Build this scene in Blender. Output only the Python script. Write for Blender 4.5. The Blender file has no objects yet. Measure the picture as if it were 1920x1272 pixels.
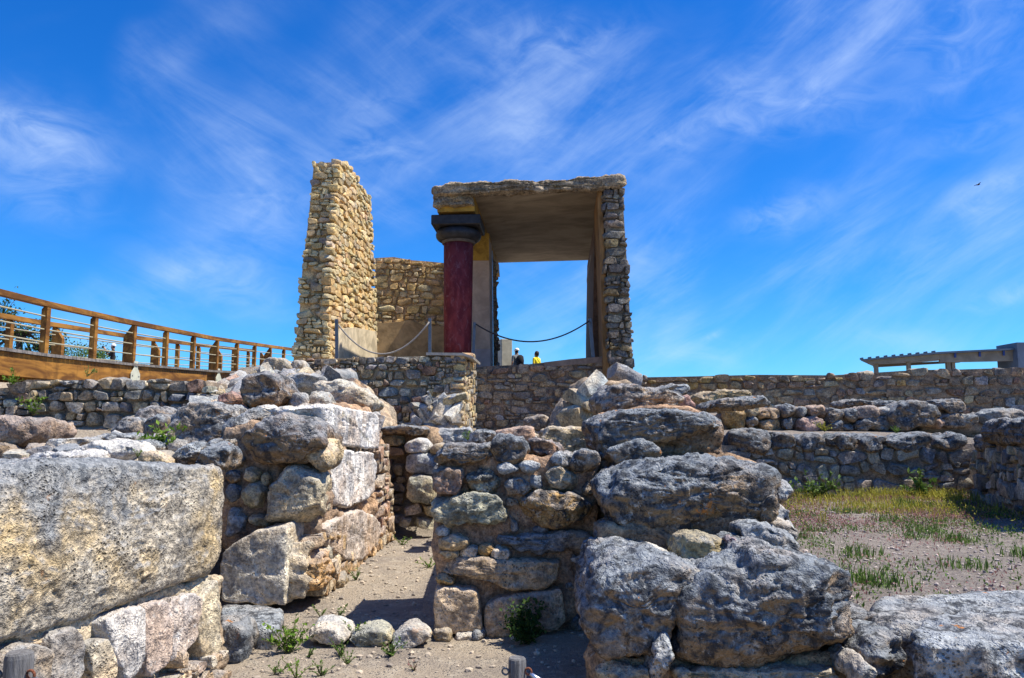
import bpy, bmesh, math, random
import numpy as np
from mathutils import Vector, Matrix, Quaternion

# ------------------------------------------------------------------ camera
SC = bpy.context.scene
COL = SC.collection
W0, H0, F = 1920.0, 1272.0, 1464.0          # photograph size and focal length in its pixels
PITCH = math.radians(6.8)
CAMZ = 1.5
cam = bpy.data.cameras.new('camera'); cam_o = bpy.data.objects.new('camera', cam); COL.objects.link(cam_o)
cam.sensor_width = 36.0; cam.lens = 36.0 * F / W0
cam.clip_start = 0.05; cam.clip_end = 3000
cam_o.location = (0, 0, CAMZ); cam_o.rotation_euler = (math.pi / 2 + PITCH, 0, 0)
SC.camera = cam_o

# ------------------------------------------------------------------ sun, sky, exposure
SUN_EL, SUN_AZ = math.radians(60), math.radians(-5)   # azimuth measured from +X towards +Y
sv = Vector((math.cos(SUN_EL) * math.cos(SUN_AZ), math.cos(SUN_EL) * math.sin(SUN_AZ), math.sin(SUN_EL)))
sun = bpy.data.lights.new('sun', 'SUN'); sun_o = bpy.data.objects.new('sun', sun); COL.objects.link(sun_o)
sun.energy = 5.0; sun.angle = math.radians(0.53); sun.color = (1.0, 0.93, 0.80)
sun_o.rotation_euler = (-sv).to_track_quat('-Z', 'Y').to_euler(); sun_o.location = (30, -5, 40)

SC.view_settings.view_transform = 'Standard'; SC.view_settings.look = 'None'
SC.view_settings.exposure = 0.72; SC.view_settings.gamma = 1.0
SC.cycles.use_denoising = True
SC.cycles.max_bounces = 4; SC.cycles.diffuse_bounces = 3
SC.cycles.sample_clamp_indirect = 6

def nd(nt, kind, **kw):
    n = nt.nodes.new(kind)
    for k, v in kw.items():
        if k.startswith('i_'):
            key = k[2:]
            key = int(key) if key.isdigit() else key.replace('_', ' ')
            sock = n.inputs[key]
            if hasattr(v, 'is_output') or isinstance(v, bpy.types.NodeSocket): nt.links.new(v, sock)
            else: sock.default_value = v
        else: setattr(n, k, v)
    return n
def mth(nt, op, a, b=None, c=None, clamp=False):
    n = nt.nodes.new('ShaderNodeMath'); n.operation = op; n.use_clamp = clamp
    for i, v in enumerate((a, b, c)):
        if v is None: continue
        if isinstance(v, bpy.types.NodeSocket): nt.links.new(v, n.inputs[i])
        else: n.inputs[i].default_value = v
    return n.outputs[0]
def vmth(nt, op, a, b=None):
    n = nt.nodes.new('ShaderNodeVectorMath'); n.operation = op
    for i, v in enumerate((a, b)):
        if v is None: continue
        if isinstance(v, bpy.types.NodeSocket): nt.links.new(v, n.inputs[i])
        else: n.inputs[i].default_value = v
    return n
def mixc(nt, fac, a, b, mode='MIX'):
    n = nt.nodes.new('ShaderNodeMix'); n.data_type = 'RGBA'; n.blend_type = mode
    for s, v in ((n.inputs[0], fac), (n.inputs[6], a), (n.inputs[7], b)):
        if isinstance(v, bpy.types.NodeSocket): nt.links.new(v, s)
        elif isinstance(v, (int, float)): s.default_value = v
        else: s.default_value = (*v, 1) if len(v) == 3 else v
    return n.outputs[2]
def step(nt, v, lo, hi):
    n = nt.nodes.new('ShaderNodeMapRange'); n.interpolation_type = 'SMOOTHSTEP'
    nt.links.new(v, n.inputs[0]); n.inputs[1].default_value = lo; n.inputs[2].default_value = hi
    return n.outputs[0]
def noise(nt, vec, scale, detail=4, rough=0.55, dist=0.0):
    n = nd(nt, 'ShaderNodeTexNoise'); n.inputs['Scale'].default_value = scale
    n.inputs['Detail'].default_value = detail; n.inputs['Roughness'].default_value = rough; n.inputs['Distortion'].default_value = dist
    if vec is not None: nt.links.new(vec, n.inputs['Vector'])
    return n.outputs[0]

world = bpy.data.worlds.new('World'); SC.world = world; world.use_nodes = True
world.cycles.sampling_method = 'MANUAL'; world.cycles.sample_map_resolution = 256
nt = world.node_tree; nt.nodes.clear()
sky = nd(nt, 'ShaderNodeTexSky', sky_type='NISHITA'); sky.sun_disc = False
sky.sun_elevation = SUN_EL; sky.sun_rotation = math.pi / 2 - SUN_AZ
sky.altitude = 200; sky.air_density = 1.0; sky.dust_density = 0.3; sky.ozone_density = 3.0
hs0 = nd(nt, 'ShaderNodeHueSaturation', i_Saturation=1.35, i_Value=1.0, i_Color=sky.outputs[0])
hs = nd(nt, 'ShaderNodeMix', data_type='RGBA', blend_type='MULTIPLY', i_0=1.0, i_6=hs0.outputs[0], i_7=(0.38, 0.98, 1.50, 1))   # deep polarised blue
tc = nd(nt, 'ShaderNodeTexCoord')
# cirrus: a layer at height, so it thins and streaks towards the horizon
sx = nd(nt, 'ShaderNodeSeparateXYZ', i_0=tc.outputs['Generated'])
cx = mth(nt, 'ARCTAN2', sx.outputs[0], sx.outputs[1]); cy = mth(nt, 'ARCSINE', sx.outputs[2])     # bearing and height in the sky
cv = nd(nt, 'ShaderNodeCombineXYZ', i_0=cx, i_1=cy)
def cloudlayer(rot, sc, lo, hi, det, dist, offs, rough=0.6):
    m1 = nd(nt, 'ShaderNodeMapping', i_Vector=cv.outputs[0]); m1.inputs['Rotation'].default_value = (0, 0, rot)
    m = nd(nt, 'ShaderNodeMapping', i_Vector=m1.outputs[0]); m.inputs['Scale'].default_value = sc; m.inputs['Location'].default_value = offs
    return step(nt, noise(nt, m.outputs[0], 1.0, det, rough, dist), lo, hi)
big = cloudlayer(-0.5, (2.0, 3.4, 1), 0.38, 0.66, 3, 0.3, (3.1, 1.0, 0))
fib = cloudlayer(-0.55, (3.2, 13.0, 1), 0.30, 0.80, 6, 0.35, (0.4, 7.0, 0), 0.66)
fib2 = cloudlayer(0.45, (3.6, 12.0, 1), 0.36, 0.84, 6, 0.4, (5.4, 2.0, 3), 0.66)
side = step(nt, cx, -0.35, 0.25)
fmix = mth(nt, 'ADD', mth(nt, 'MULTIPLY', fib, mth(nt, 'MULTIPLY_ADD', side, 0.75, 0.25)), mth(nt, 'MULTIPLY', fib2, mth(nt, 'MULTIPLY_ADD', side, -0.75, 0.9)))
cl = mth(nt, 'MULTIPLY', big, fmix)
# a few definite wisps, each a soft streak about a direction in the sky
def px_dir(px, py):
    v = Vector(((px - W0 / 2) / F, 1.0, (H0 / 2 - py) / F)); v.rotate(Matrix.Rotation(PITCH, 3, 'X')); return v.normalized()
mpw = nd(nt, 'ShaderNodeMapping', i_Vector=cv.outputs[0]); mpw.inputs['Scale'].default_value = (2.0, 3.6, 1)
wob = mth(nt, 'SUBTRACT', noise(nt, mpw.outputs[0], 2.6, 3, 0.55, 0.5), 0.5)
wtex = step(nt, noise(nt, mpw.outputs[0], 7.0, 6, 0.60, 0.9), 0.22, 0.80)
def wisp(a, b, width, amt):
    A, B = px_dir(*a), px_dir(*b); mid = (A + B).normalized(); t = (B - A); L = t.length / 2; t.normalize(); s = mid.cross(t).normalized()
    dm = vmth(nt, 'DOT_PRODUCT', tc.outputs['Generated'], tuple(t / L)).outputs['Value']
    ds = vmth(nt, 'DOT_PRODUCT', tc.outputs['Generated'], tuple(s / width)).outputs['Value']
    ds2 = mth(nt, 'MULTIPLY_ADD', wob, 3.4, ds)
    e = mth(nt, 'MULTIPLY_ADD', dm, dm, mth(nt, 'MULTIPLY', ds2, ds2))
    return mth(nt, 'MULTIPLY', mth(nt, 'POWER', 2.718, mth(nt, 'MULTIPLY', e, -1.0)), amt)
WISPS = [((-60, 210), (200, 290), 0.035, 0.85), ((-40, 330), (180, 400), 0.03, 0.35), ((300, 490), (540, 575), 0.035, 0.5), ((420, 330), (580, 440), 0.04, 0.40),
         ((600, 210), (800, 330), 0.05, 0.40), ((900, 110), (1200, 55), 0.03, 0.45), ((1000, 180), (1000, 330), 0.06, 0.35), ((1300, 250), (1660, 90), 0.05, 0.35), ((1180, 310), (1500, 190), 0.04, 0.35),
         ((1390, 425), (1540, 380), 0.018, 0.75), ((1780, 400), (1960, 330), 0.02, 0.6), ((1800, 575), (1960, 520), 0.012, 0.6), ((1680, 80), (1960, -40), 0.06, 0.4),
         ((1190, 660), (1400, 655), 0.02, 0.45), ((1310, 640), (1350, 622), 0.004, 0.7), ((1600, 630), (1760, 640), 0.012, 0.3), ((1180, 480), (1220, 510), 0.02, 0.3), ((1700, 290), (1960, 200), 0.02, 0.3)]
ws = 0.0
for w in WISPS:
    ws = mth(nt, 'ADD', wisp(*w), ws)
ws = mth(nt, 'MULTIPLY', mth(nt, 'MULTIPLY', ws, wtex), step(nt, sx.outputs[1], 0.2, 0.4))
cl = mth(nt, 'MINIMUM', mth(nt, 'ADD', mth(nt, 'MULTIPLY', cl, 0.66), ws), 1.0)
col = mixc(nt, mth(nt, 'MULTIPLY', cl, 0.62), hs.outputs[2], (6.2, 7.6, 9.6))
bg = nd(nt, 'ShaderNodeBackground', i_Color=col, i_Strength=0.078)
nt.links.new(bg.outputs[0], nd(nt, 'ShaderNodeOutputWorld').inputs[0])

# ------------------------------------------------------------------ pixel rays -> places in the world
C0 = np.array((0, 0, CAMZ))
def ray(px, py):
    c, s = math.cos(PITCH), math.sin(PITCH)
    x, u = (px - W0 / 2) / F, (H0 / 2 - py) / F
    return np.array((x, c - u * s, s + u * c))
def at(px, py, d):                      # the point on that sight line at forward distance d
    r = ray(px, py); return C0 + r * (d / r[1])
class Plane:
    def __init__(s, p, n): s.p = np.array(p, float); n = np.array(n, float); s.n = n / np.linalg.norm(n)
    def hit(s, px, py):
        r = ray(px, py); return C0 + r * (np.dot(s.p - C0, s.n) / np.dot(r, s.n))
def front(d, yaw=0.0):                  # upright plane facing the viewer at forward distance d
    return Plane((0, d, 0), (math.sin(yaw), -math.cos(yaw), 0))
def through(a, b, c):                   # a, b, c = (px, py, d); the normal faces the viewer
    A, B, Cc = at(*a), at(*b), at(*c); n = np.cross(B - A, Cc - A)
    if np.dot(n, A - C0) > 0: n = -n
    return Plane(A, n)
def level(z): return Plane((0, 0, z), (0, 0, 1))
def zm(ox, oy, s): return lambda *pts: [(ox + x / s, oy + y / s) for x, y in pts]
zE = zm(400, 640, 3.438); zG = zm(780, 780, 2.586); zH = zm(1080, 700, 2.223); zK = zm(400, 900, 3.42)
zR = zm(1420, 760, 2.484); zL = zm(0, 680, 2.148); zF = zm(1160, 600, 2.526); zM = zm(0, 700, 4.174); zN = zm(1040, 700, 4.8)

# ------------------------------------------------------------------ numpy noise
rs = np.random.RandomState(7)
PERM = rs.permutation(256).astype(np.int64); VAL = rs.uniform(-1, 1, 256)
def vnoise(P):
    i = np.floor(P).astype(np.int64); f = P - i; f = f * f * f * (f * (f * 6 - 15) + 10)
    out = np.zeros(len(P))
    for dx in (0, 1):
        wx = f[:, 0] if dx else 1 - f[:, 0]; hx = PERM[(i[:, 0] + dx) & 255]
        for dy in (0, 1):
            wy = f[:, 1] if dy else 1 - f[:, 1]; hy = PERM[(hx + i[:, 1] + dy) & 255]
            for dz in (0, 1):
                wz = f[:, 2] if dz else 1 - f[:, 2]
                out += wx * wy * wz * VAL[PERM[(hy + i[:, 2] + dz) & 255]]
    return out
def fbm(P, octv=3, gain=0.5, ridged=False):
    o = np.zeros(len(P)); a = 1.0; t = 0
    for k in range(octv):
        n = vnoise(P * (2.03 ** k) + 17.3 * k)
        o += a * ((1 - 2 * np.abs(n)) if ridged else n); t += a; a *= gain
    return o / t

# ------------------------------------------------------------------ object helpers
def link(name, me, parent=None):
    o = bpy.data.objects.new(name, me); COL.objects.link(o)
    if parent is not None:
        o.parent = parent
    return o
def tag(o, label, cat, group=None):
    o['label'] = label; o['category'] = cat; o['kind'] = 'thing'
    if group: o['group'] = group
    return o
def thing(name, label, cat, loc=(0, 0, 0), group=None):
    o = link(name, None); o.location = loc; o.empty_display_size = 0.2
    return tag(o, label, cat, group)
def mesh(name, V, Fc, mat=None, smooth=True):
    me = bpy.data.meshes.new(name); me.from_pydata([tuple(v) for v in V], [], [tuple(f) for f in Fc])
    if smooth: me.polygons.foreach_set('use_smooth', [True] * len(me.polygons))
    if mat is not None: me.materials.append(mat)
    me.update(); return me
def obj(name, V, Fc, mat, parent=None, smooth=True, color=None):
    o = link(name, mesh(name, V, Fc, mat, smooth), parent)
    if parent is not None and parent.type == 'EMPTY': o.matrix_parent_inverse = Matrix.Translation(-Vector(parent.location))
    if color: o.color = (*color, 1)
    return o
class MB:
    """collects solids for ONE mesh object"""
    def __init__(s): s.V = []; s.F = []
    def add(s, V, Fc):
        b = len(s.V); s.V += [tuple(v) for v in V]; s.F += [tuple(b + i for i in f) for f in Fc]; return s
    def hexa(s, p):   # 8 corners: bottom ring 0-3, top ring 4-7
        return s.add(p, [(3, 2, 1, 0), (4, 5, 6, 7), (0, 1, 5, 4), (1, 2, 6, 5), (2, 3, 7, 6), (3, 0, 4, 7)])
    def box(s, c, sz, rz=0.0):
        x, y, z = (v / 2 for v in sz); ca, sa = math.cos(rz), math.sin(rz)
        q = [(-x, -y), (x, -y), (x, y), (-x, y)]
        return s.hexa([(c[0] + a * ca - b * sa, c[1] + a * sa + b * ca, c[2] + k * z) for k in (-1, 1) for a, b in q])
    def bar(s, a, b, w, h):   # a straight bar, w sideways, h upright
        a, b = np.array(a, float), np.array(b, float); t = b - a; t /= np.linalg.norm(t)
        up = np.array((0, 0, 1.0)) if abs(t[2]) < 0.95 else np.array((0, 1.0, 0)); r = np.cross(t, up); r /= np.linalg.norm(r); u = np.cross(r, t)
        ring = lambda p: [p - r * w / 2 - u * h / 2, p + r * w / 2 - u * h / 2, p + r * w / 2 + u * h / 2, p - r * w / 2 + u * h / 2]
        A, B = ring(a), ring(b)
        return s.add(A + B, [(0, 1, 2, 3), (7, 6, 5, 4), (0, 4, 5, 1), (1, 5, 6, 2), (2, 6, 7, 3), (3, 7, 4, 0)])
    def tube(s, pts, r, n=8):
        pts = [np.array(p, float) for p in pts]; b = len(s.V); m = len(pts)
        rr = r if isinstance(r, (list, tuple)) else [r] * m
        for i, p in enumerate(pts):
            t = pts[min(i + 1, m - 1)] - pts[max(i - 1, 0)]; t /= np.linalg.norm(t)
            q = np.array((0, 0, 1.0)) if abs(t[2]) < 0.9 else np.array((1.0, 0, 0))
            e1 = np.cross(t, q); e1 /= np.linalg.norm(e1); e2 = np.cross(t, e1)
            for k in range(n):
                a = 2 * math.pi * k / n; s.V.append(tuple(p + rr[i] * (math.cos(a) * e1 + math.sin(a) * e2)))
        for i in range(m - 1):
            for k in range(n):
                k2 = (k + 1) % n; s.F.append((b + i * n + k, b + i * n + k2, b + (i + 1) * n + k2, b + (i + 1) * n + k))
        s.F.append(tuple(b + k for k in reversed(range(n)))); s.F.append(tuple(b + (m - 1) * n + k for k in range(n)))
        return s
    def lathe(s, prof, c, n=32):
        b = len(s.V); m = len(prof)
        for r, z in prof:
            for k in range(n):
                a = 2 * math.pi * k / n; s.V.append((c[0] + r * math.cos(a), c[1] + r * math.sin(a), c[2] + z))
        for i in range(m - 1):
            for k in range(n):
                k2 = (k + 1) % n; s.F.append((b + i * n + k, b + i * n + k2, b + (i + 1) * n + k2, b + (i + 1) * n + k))
        s.F.append(tuple(b + k for k in reversed(range(n)))); s.F.append(tuple(b + (m - 1) * n + k for k in range(n)))
        return s
    def prism(s, poly, vec):
        poly = [np.array(p, float) for p in poly]; n = len(poly); vec = np.array(vec, float)
        return s.add(poly + [p + vec for p in poly], [tuple(range(n)), tuple(reversed(range(n, 2 * n)))] + [((k + 1) % n, k, n + k, n + (k + 1) % n) for k in range(n)])
    def build(s, name, mat, parent=None, smooth=False, color=None, bevel=0.0):
        o = obj(name, s.V, s.F, mat, parent, smooth, color)
        bm = bmesh.new(); bm.from_mesh(o.data); bmesh.ops.recalc_face_normals(bm, faces=bm.faces)
        if bevel: bmesh.ops.bevel(bm, geom=bm.edges[:], offset=bevel, segments=1, affect='EDGES')
        bm.to_mesh(o.data); bm.free()
        return o

# ------------------------------------------------------------------ materials
MATS = {}
def newmat(name):
    m = bpy.data.materials.new(name); m.use_nodes = True; t = m.node_tree; t.nodes.clear()
    b = nd(t, 'ShaderNodeBsdfPrincipled'); t.links.new(b.outputs[0], nd(t, 'ShaderNodeOutputMaterial').inputs[0])
    b.inputs['Roughness'].default_value = 0.9; b.inputs['Specular IOR Level'].default_value = 0.2
    MATS[name] = m; return m, t, b
def stone_mat(name, lichen=0.5, dark=(0.045, 0.05, 0.06), pale=0.35, orange=0.25, warm=(0.42, 0.27, 0.12), warmamt=0.4, bump=0.6, fine=1.0, top=0.5, topcol=(0.26, 0.29, 0.34), grooves=0.0, pits=0.4, contrast=1.0, under=0.0, crust=None, speck=0.22):
    """weathered stone: the object's own colour, mottled, with lichen, pits and a worn crust on what faces up"""
    m, t, b = newmat(name)
    g = nd(t, 'ShaderNodeNewGeometry'); oi = nd(t, 'ShaderNodeObjectInfo')
    off = vmth(t, 'SCALE', (37.0, 61.0, 17.0)); t.links.new(oi.outputs['Random'], off.inputs['Scale'])
    P = vmth(t, 'ADD', g.outputs['Position'], off.outputs[0]).outputs[0]
    if grooves:
        mp = nd(t, 'ShaderNodeMapping', i_Vector=P); mp.inputs['Scale'].default_value = (1, 1, 1 / (1 + 7 * grooves)); PG = mp.outputs[0]
    else: PG = P
    n1 = noise(t, P, 2.2, 3, 0.6); n2 = noise(t, P, 9.0 * fine, 5, 0.68, 0.4); n3 = noise(t, PG, 30.0 * fine, 4, 0.7); n4 = noise(t, P, 5.0 * fine, 5, 0.64)
    c = mixc(t, mth(t, 'MULTIPLY', step(t, n1, 0.42, 0.66), warmamt), oi.outputs['Color'], warm)
    c = mixc(t, 0.9, c, mixc(t, step(t, mth(t, 'ADD', mth(t, 'MULTIPLY', n3, 0.6), mth(t, 'MULTIPLY', n4, 0.4)), 0.34, 0.66), tuple(1 - contrast * (1 - v) for v in (0.34, 0.34, 0.36)), tuple(1 + contrast * (v - 1) for v in (1.55, 1.52, 1.45))), 'MULTIPLY')
    c = mixc(t, 0.8 * contrast if contrast < 1 else 0.8, c, mixc(t, step(t, noise(t, P, 3.4 * fine, 4, 0.6), 0.36, 0.64), (0.58, 0.59, 0.62), (1.32, 1.30, 1.25)), 'MULTIPLY')
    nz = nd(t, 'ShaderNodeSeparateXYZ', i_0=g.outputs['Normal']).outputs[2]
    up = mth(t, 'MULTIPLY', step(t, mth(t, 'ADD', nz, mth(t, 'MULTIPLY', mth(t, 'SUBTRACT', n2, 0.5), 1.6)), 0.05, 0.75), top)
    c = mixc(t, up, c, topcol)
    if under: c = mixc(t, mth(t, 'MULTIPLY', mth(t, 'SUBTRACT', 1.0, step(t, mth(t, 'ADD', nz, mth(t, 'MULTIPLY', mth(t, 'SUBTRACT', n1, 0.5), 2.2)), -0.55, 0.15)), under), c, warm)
    if crust:    # a dark weather crust on the upper part, running down in tongues
        pz = nd(t, 'ShaderNodeSeparateXYZ', i_0=g.outputs['Position'])
        mpc = nd(t, 'ShaderNodeMapping', i_Vector=P); mpc.inputs['Scale'].default_value = (1, 1, 0.3)
        cm_ = step(t, mth(t, 'ADD', mth(t, 'MULTIPLY_ADD', pz.outputs[1], -0.10, pz.outputs[2]), mth(t, 'MULTIPLY', mth(t, 'SUBTRACT', noise(t, mpc.outputs[0], 3.2, 5, 0.65), 0.5), 1.3)), crust[0], crust[1])
        c = mixc(t, mth(t, 'MULTIPLY', cm_, 0.85), c, mixc(t, step(t, n3, 0.3, 0.7), (0.10, 0.115, 0.135), (0.34, 0.36, 0.38)))
    sp_ = noise(t, P, 75.0 * fine, 2, 0.6)
    c = mixc(t, speck, c, mixc(t, step(t, sp_, 0.38, 0.62), (0.55, 0.55, 0.56), (1.42, 1.41, 1.38)), 'MULTIPLY')
    c = mixc(t, mth(t, 'MULTIPLY', step(t, n2, 0.60 - 0.16 * lichen, 0.74 - 0.16 * lichen), min(1.0, 0.35 + 0.6 * lichen)), c, dark)
    c = mixc(t, mth(t, 'MULTIPLY', step(t, noise(t, P, 16.0 * fine, 4, 0.7), 0.56, 0.70), pale), c, (0.62, 0.62, 0.60))
    if pits:
        vo = nd(t, 'ShaderNodeTexVoronoi', i_Vector=P, i_Scale=46.0 * fine)
        pit = mth(t, 'MULTIPLY', mth(t, 'SUBTRACT', 1.0, step(t, vo.outputs['Distance'], 0.10, 0.36)), step(t, n4, 0.46, 0.62))
        c = mixc(t, mth(t, 'MULTIPLY', pit, pits), c, (0.05, 0.045, 0.04))
    if orange:
        c = mixc(t, mth(t, 'MULTIPLY', step(t, noise(t, P, 6.5, 4, 0.7), 0.665, 0.70), orange), c, (0.50, 0.20, 0.05))
    t.links.new(c, b.inputs['Base Color'])
    h = mth(t, 'ADD', mth(t, 'MULTIPLY', n4, 1.0), mth(t, 'ADD', mth(t, 'MULTIPLY', n3, 0.35), mth(t, 'MULTIPLY', n2, 0.55)))
    if pits: h = mth(t, 'SUBTRACT', h, mth(t, 'MULTIPLY', pit, 0.35))
    bp = nd(t, 'ShaderNodeBump', i_Strength=min(1.0, bump), i_Distance=0.085 * bump / fine, i_Height=h)
    t.links.new(bp.outputs[0], b.inputs['Normal'])
    b.inputs['Roughness'].default_value = 0.93
    return m
def plain(name, col, rough=0.8, var=0.25, scale=6.0, metal=0.0, bump=0.15, stretch=(1, 1, 1), col2=None, spec=0.3):
    m, t, b = newmat(name)
    g = nd(t, 'ShaderNodeNewGeometry'); mp = nd(t, 'ShaderNodeMapping', i_Vector=g.outputs['Position']); mp.inputs['Scale'].default_value = stretch
    n = noise(t, mp.outputs[0], scale, 6, 0.65, 0.4)
    c2 = col2 or tuple(v * (1 - var) for v in col)
    c = mixc(t, step(t, n, 0.34, 0.66), c2, tuple(min(1, v * (1 + var * 0.4)) for v in col))
    t.links.new(c, b.inputs['Base Color']); b.inputs['Roughness'].default_value = rough; b.inputs['Metallic'].default_value = metal
    b.inputs['Specular IOR Level'].default_value = spec
    if bump:
        bp = nd(t, 'ShaderNodeBump', i_Strength=bump, i_Distance=0.02, i_Height=noise(t, mp.outputs[0], scale * 5, 5, 0.6)); t.links.new(bp.outputs[0], b.inputs['Normal'])
    return m
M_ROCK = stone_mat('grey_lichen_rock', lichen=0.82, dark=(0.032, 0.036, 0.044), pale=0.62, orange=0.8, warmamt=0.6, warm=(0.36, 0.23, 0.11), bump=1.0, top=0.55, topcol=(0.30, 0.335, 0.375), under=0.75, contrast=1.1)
M_PALE = stone_mat('pale_limestone', lichen=0.25, pale=0.3, orange=0.25, warm=(0.55, 0.38, 0.20), warmamt=0.5, bump=0.9, top=0.35, topcol=(0.42, 0.43, 0.44))
M_POROS = stone_mat('pitted_poros_block', lichen=0.40, pale=0.25, orange=0.3, warm=(0.50, 0.37, 0.19), warmamt=0.8, bump=1.0, top=0.6, topcol=(0.34, 0.36, 0.39), pits=0.8, crust=(0.62, 0.95))
M_GYPS = stone_mat('grooved_gypsum', lichen=0.0, pale=0.7, orange=0.0, warm=(0.54, 0.36, 0.22), warmamt=0.5, contrast=0.7, bump=1.0, top=0.2, topcol=(0.7, 0.7, 0.7), grooves=1.0, pits=0.0)
M_RUBBLE = stone_mat('rubble_stone', lichen=0.30, pale=0.3, orange=0.15, warm=(0.45, 0.30, 0.15), warmamt=0.4, bump=0.9, fine=0.8, top=0.3, topcol=(0.33, 0.35, 0.37))
M_HONEY = stone_mat('honey_wall_stone', lichen=0.10, pale=0.15, orange=0.0, warm=(0.66, 0.44, 0.16), warmamt=0.5, bump=0.7, fine=0.7, top=0.05, contrast=0.6, pits=0.15)
M_DARKST = stone_mat('dark_wall_stone', lichen=0.55, pale=0.25, orange=0.1, warm=(0.28, 0.20, 0.11), warmamt=0.5, bump=0.9, fine=0.7, top=0.25)  # dark stone with lichen patches, tinted per object
M_MORTAR = stone_mat('earth_mortar', lichen=0.12, dark=(0.12, 0.09, 0.07), pale=0.12, orange=0.0, warm=(0.42, 0.27, 0.16), warmamt=0.5, bump=0.8, fine=1.2, top=0.0, pits=0.2)

# ------------------------------------------------------------------ stones
def chaikin(p, k, q=0.25):
    for _ in range(k):
        n = np.roll(p, -1, 0); p = np.stack([p * (1 - q) + n * q, p * q + n * (1 - q)], 1).reshape(-1, 2)
    return p
def poly_area_c(p):
    n = np.roll(p, -1, 0); cr = p[:, 0] * n[:, 1] - n[:, 0] * p[:, 1]; A = cr.sum() / 2
    return A, ((p + n) * cr[:, None]).sum(0) / (6 * A)
def frame_of(pl):
    n = pl.n; u = np.cross((0, 0, 1.0), n)
    u = np.array((1.0, 0, 0)) if np.linalg.norm(u) < 0.2 else u / np.linalg.norm(u)
    return u, np.cross(n, u), n
SEED = [0]
def rock(name, px, pl, thick, mat, color, parent=None, rough=1.0, vox=None, rnd=0.24, bulge=0.06, sharp=0.14, strata=1.0, grooves=0.0, back=0.86, dirn=None, lump=0.6, cut=1.0):
    """a solid weathered stone: its outline stands on plane pl, it has real thickness behind it and a rough, chipped skin"""
    SEED[0] += 1; sd = SEED[0]
    u, v, n = frame_of(pl)
    P3 = np.array([pl.hit(*q) for q in px]); o3 = P3.mean(0)
    p2 = np.stack([(P3 - o3) @ u, (P3 - o3) @ v], 1)
    A, _ = poly_area_c(p2)
    if A < 0: p2 = p2[::-1]
    p2 = p2.mean(0) + (p2 - p2.mean(0)) * 1.035
    p2 = chaikin(p2, 2, sharp)
    A, c = poly_area_c(p2); R = math.sqrt(A / math.pi)
    dist = np.linalg.norm(o3 - C0)
    vox = vox or max(dist * 0.0032, R / 34)
    seg = np.linalg.norm(np.roll(p2, -1, 0) - p2, axis=1); L = np.concatenate([[0], np.cumsum(seg)]); N = int(np.clip(L[-1] / vox, 18, 260))
    tt = np.linspace(0, L[-1], N, endpoint=False); q = np.vstack([p2, p2[:1]])
    b2 = np.stack([np.interp(tt, L, q[:, 0]), np.interp(tt, L, q[:, 1])], 1)
    r = rnd * min(R, thick) * 0.8; ex = r / R
    rings = [(back * 0.5, thick), (back, thick * 0.97)]
    ns = int(np.clip(thick / vox / 1.3, 3, 46))
    for k in range(1, ns): f = k / ns; rings.append((back + (1 - back) * min(1, f * 1.6), thick * 0.97 * (1 - f) + r * f))
    for a in np.linspace(0, math.pi / 2, 6): rings.append((1 - ex * (1 - math.cos(a)), r * (1 - math.sin(a))))
    s0 = rings[-1][0]; nf = int(np.clip(R / vox * 0.9, 4, 60))
    for k in range(1, nf): f = 1 - k / nf; rings.append((s0 * f, -bulge * R * (1 - f * f)))
    d3 = -n if dirn is None else np.array(dirn, float)
    c3 = o3 + c[0] * u + c[1] * v
    V = []
    for s, dep in rings:
        e = (b2 - c) * s; V.append(c3 + e[:, :1] * u + e[:, 1:] * v + dep * d3)
    V = np.vstack(V + [(c3 + thick * d3)[None], (c3 + bulge * R * n)[None]])
    m = len(rings); Fc = []
    idx = np.arange(N); nx = (idx + 1) % N
    for i in range(m - 1):
        Fc += list(zip(i * N + idx, i * N + nx, (i + 1) * N + nx, (i + 1) * N + idx))
    Fc += [(m * N, int(b), int(a)) for a, b in zip(idx, nx)] + [(m * N + 1, int((m - 1) * N + a), int((m - 1) * N + b)) for a, b in zip(idx, nx)]
    tri = np.array([(f[0], f[1], f[2]) for f in Fc])
    def normals(V):
        fn = np.cross(V[tri[:, 1]] - V[tri[:, 0]], V[tri[:, 2]] - V[tri[:, 0]]); nn = np.zeros_like(V)
        for f_i in range(3): np.add.at(nn, tri[:, f_i], fn)
        l = np.linalg.norm(nn, axis=1, keepdims=True); return nn / np.maximum(l, 1e-9)
    if cut:      # flat fracture faces: chop the stone with planes that graze it
        rr = np.random.RandomState(sd * 13 + 5); cc_ = c3 + d3 * thick * 0.4; E0 = [((V - c3) @ a_).min() for a_ in (u, v)] + [((V - c3) @ a_).max() for a_ in (u, v)]
        for _ in range(int(13 * cut)):
            dr = rr.normal(size=3); dr -= d3 * min(1.5, max(0, dr @ d3) * 1.2); dr /= np.linalg.norm(dr)
            h = (V - cc_) @ dr; lim = h.max() * rr.uniform(0.80, 0.96); V = V - np.maximum(0, h - lim)[:, None] * dr * 0.97
        for a_, lo, hi in ((u, E0[0], E0[2]), (v, E0[1], E0[3])):
            q_ = (V - c3) @ a_; V = V + (((q_ - q_.min()) / (q_.max() - q_.min()) * (hi - lo) + lo) - q_)[:, None] * a_
    nrm = normals(V)
    Q = V + sd * 3.71
    S = np.array((1, 1, strata)); G = np.array((1 + 5 * grooves, 1 + 5 * grooves, 1 - 0.55 * grooves))
    warp = np.stack([vnoise(Q / (R * 0.5)), vnoise(Q / (R * 0.5) + 31.7), vnoise(Q / (R * 0.5) + 67.1)], 1) * (R * 0.12)
    Qw = Q + warp
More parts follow.
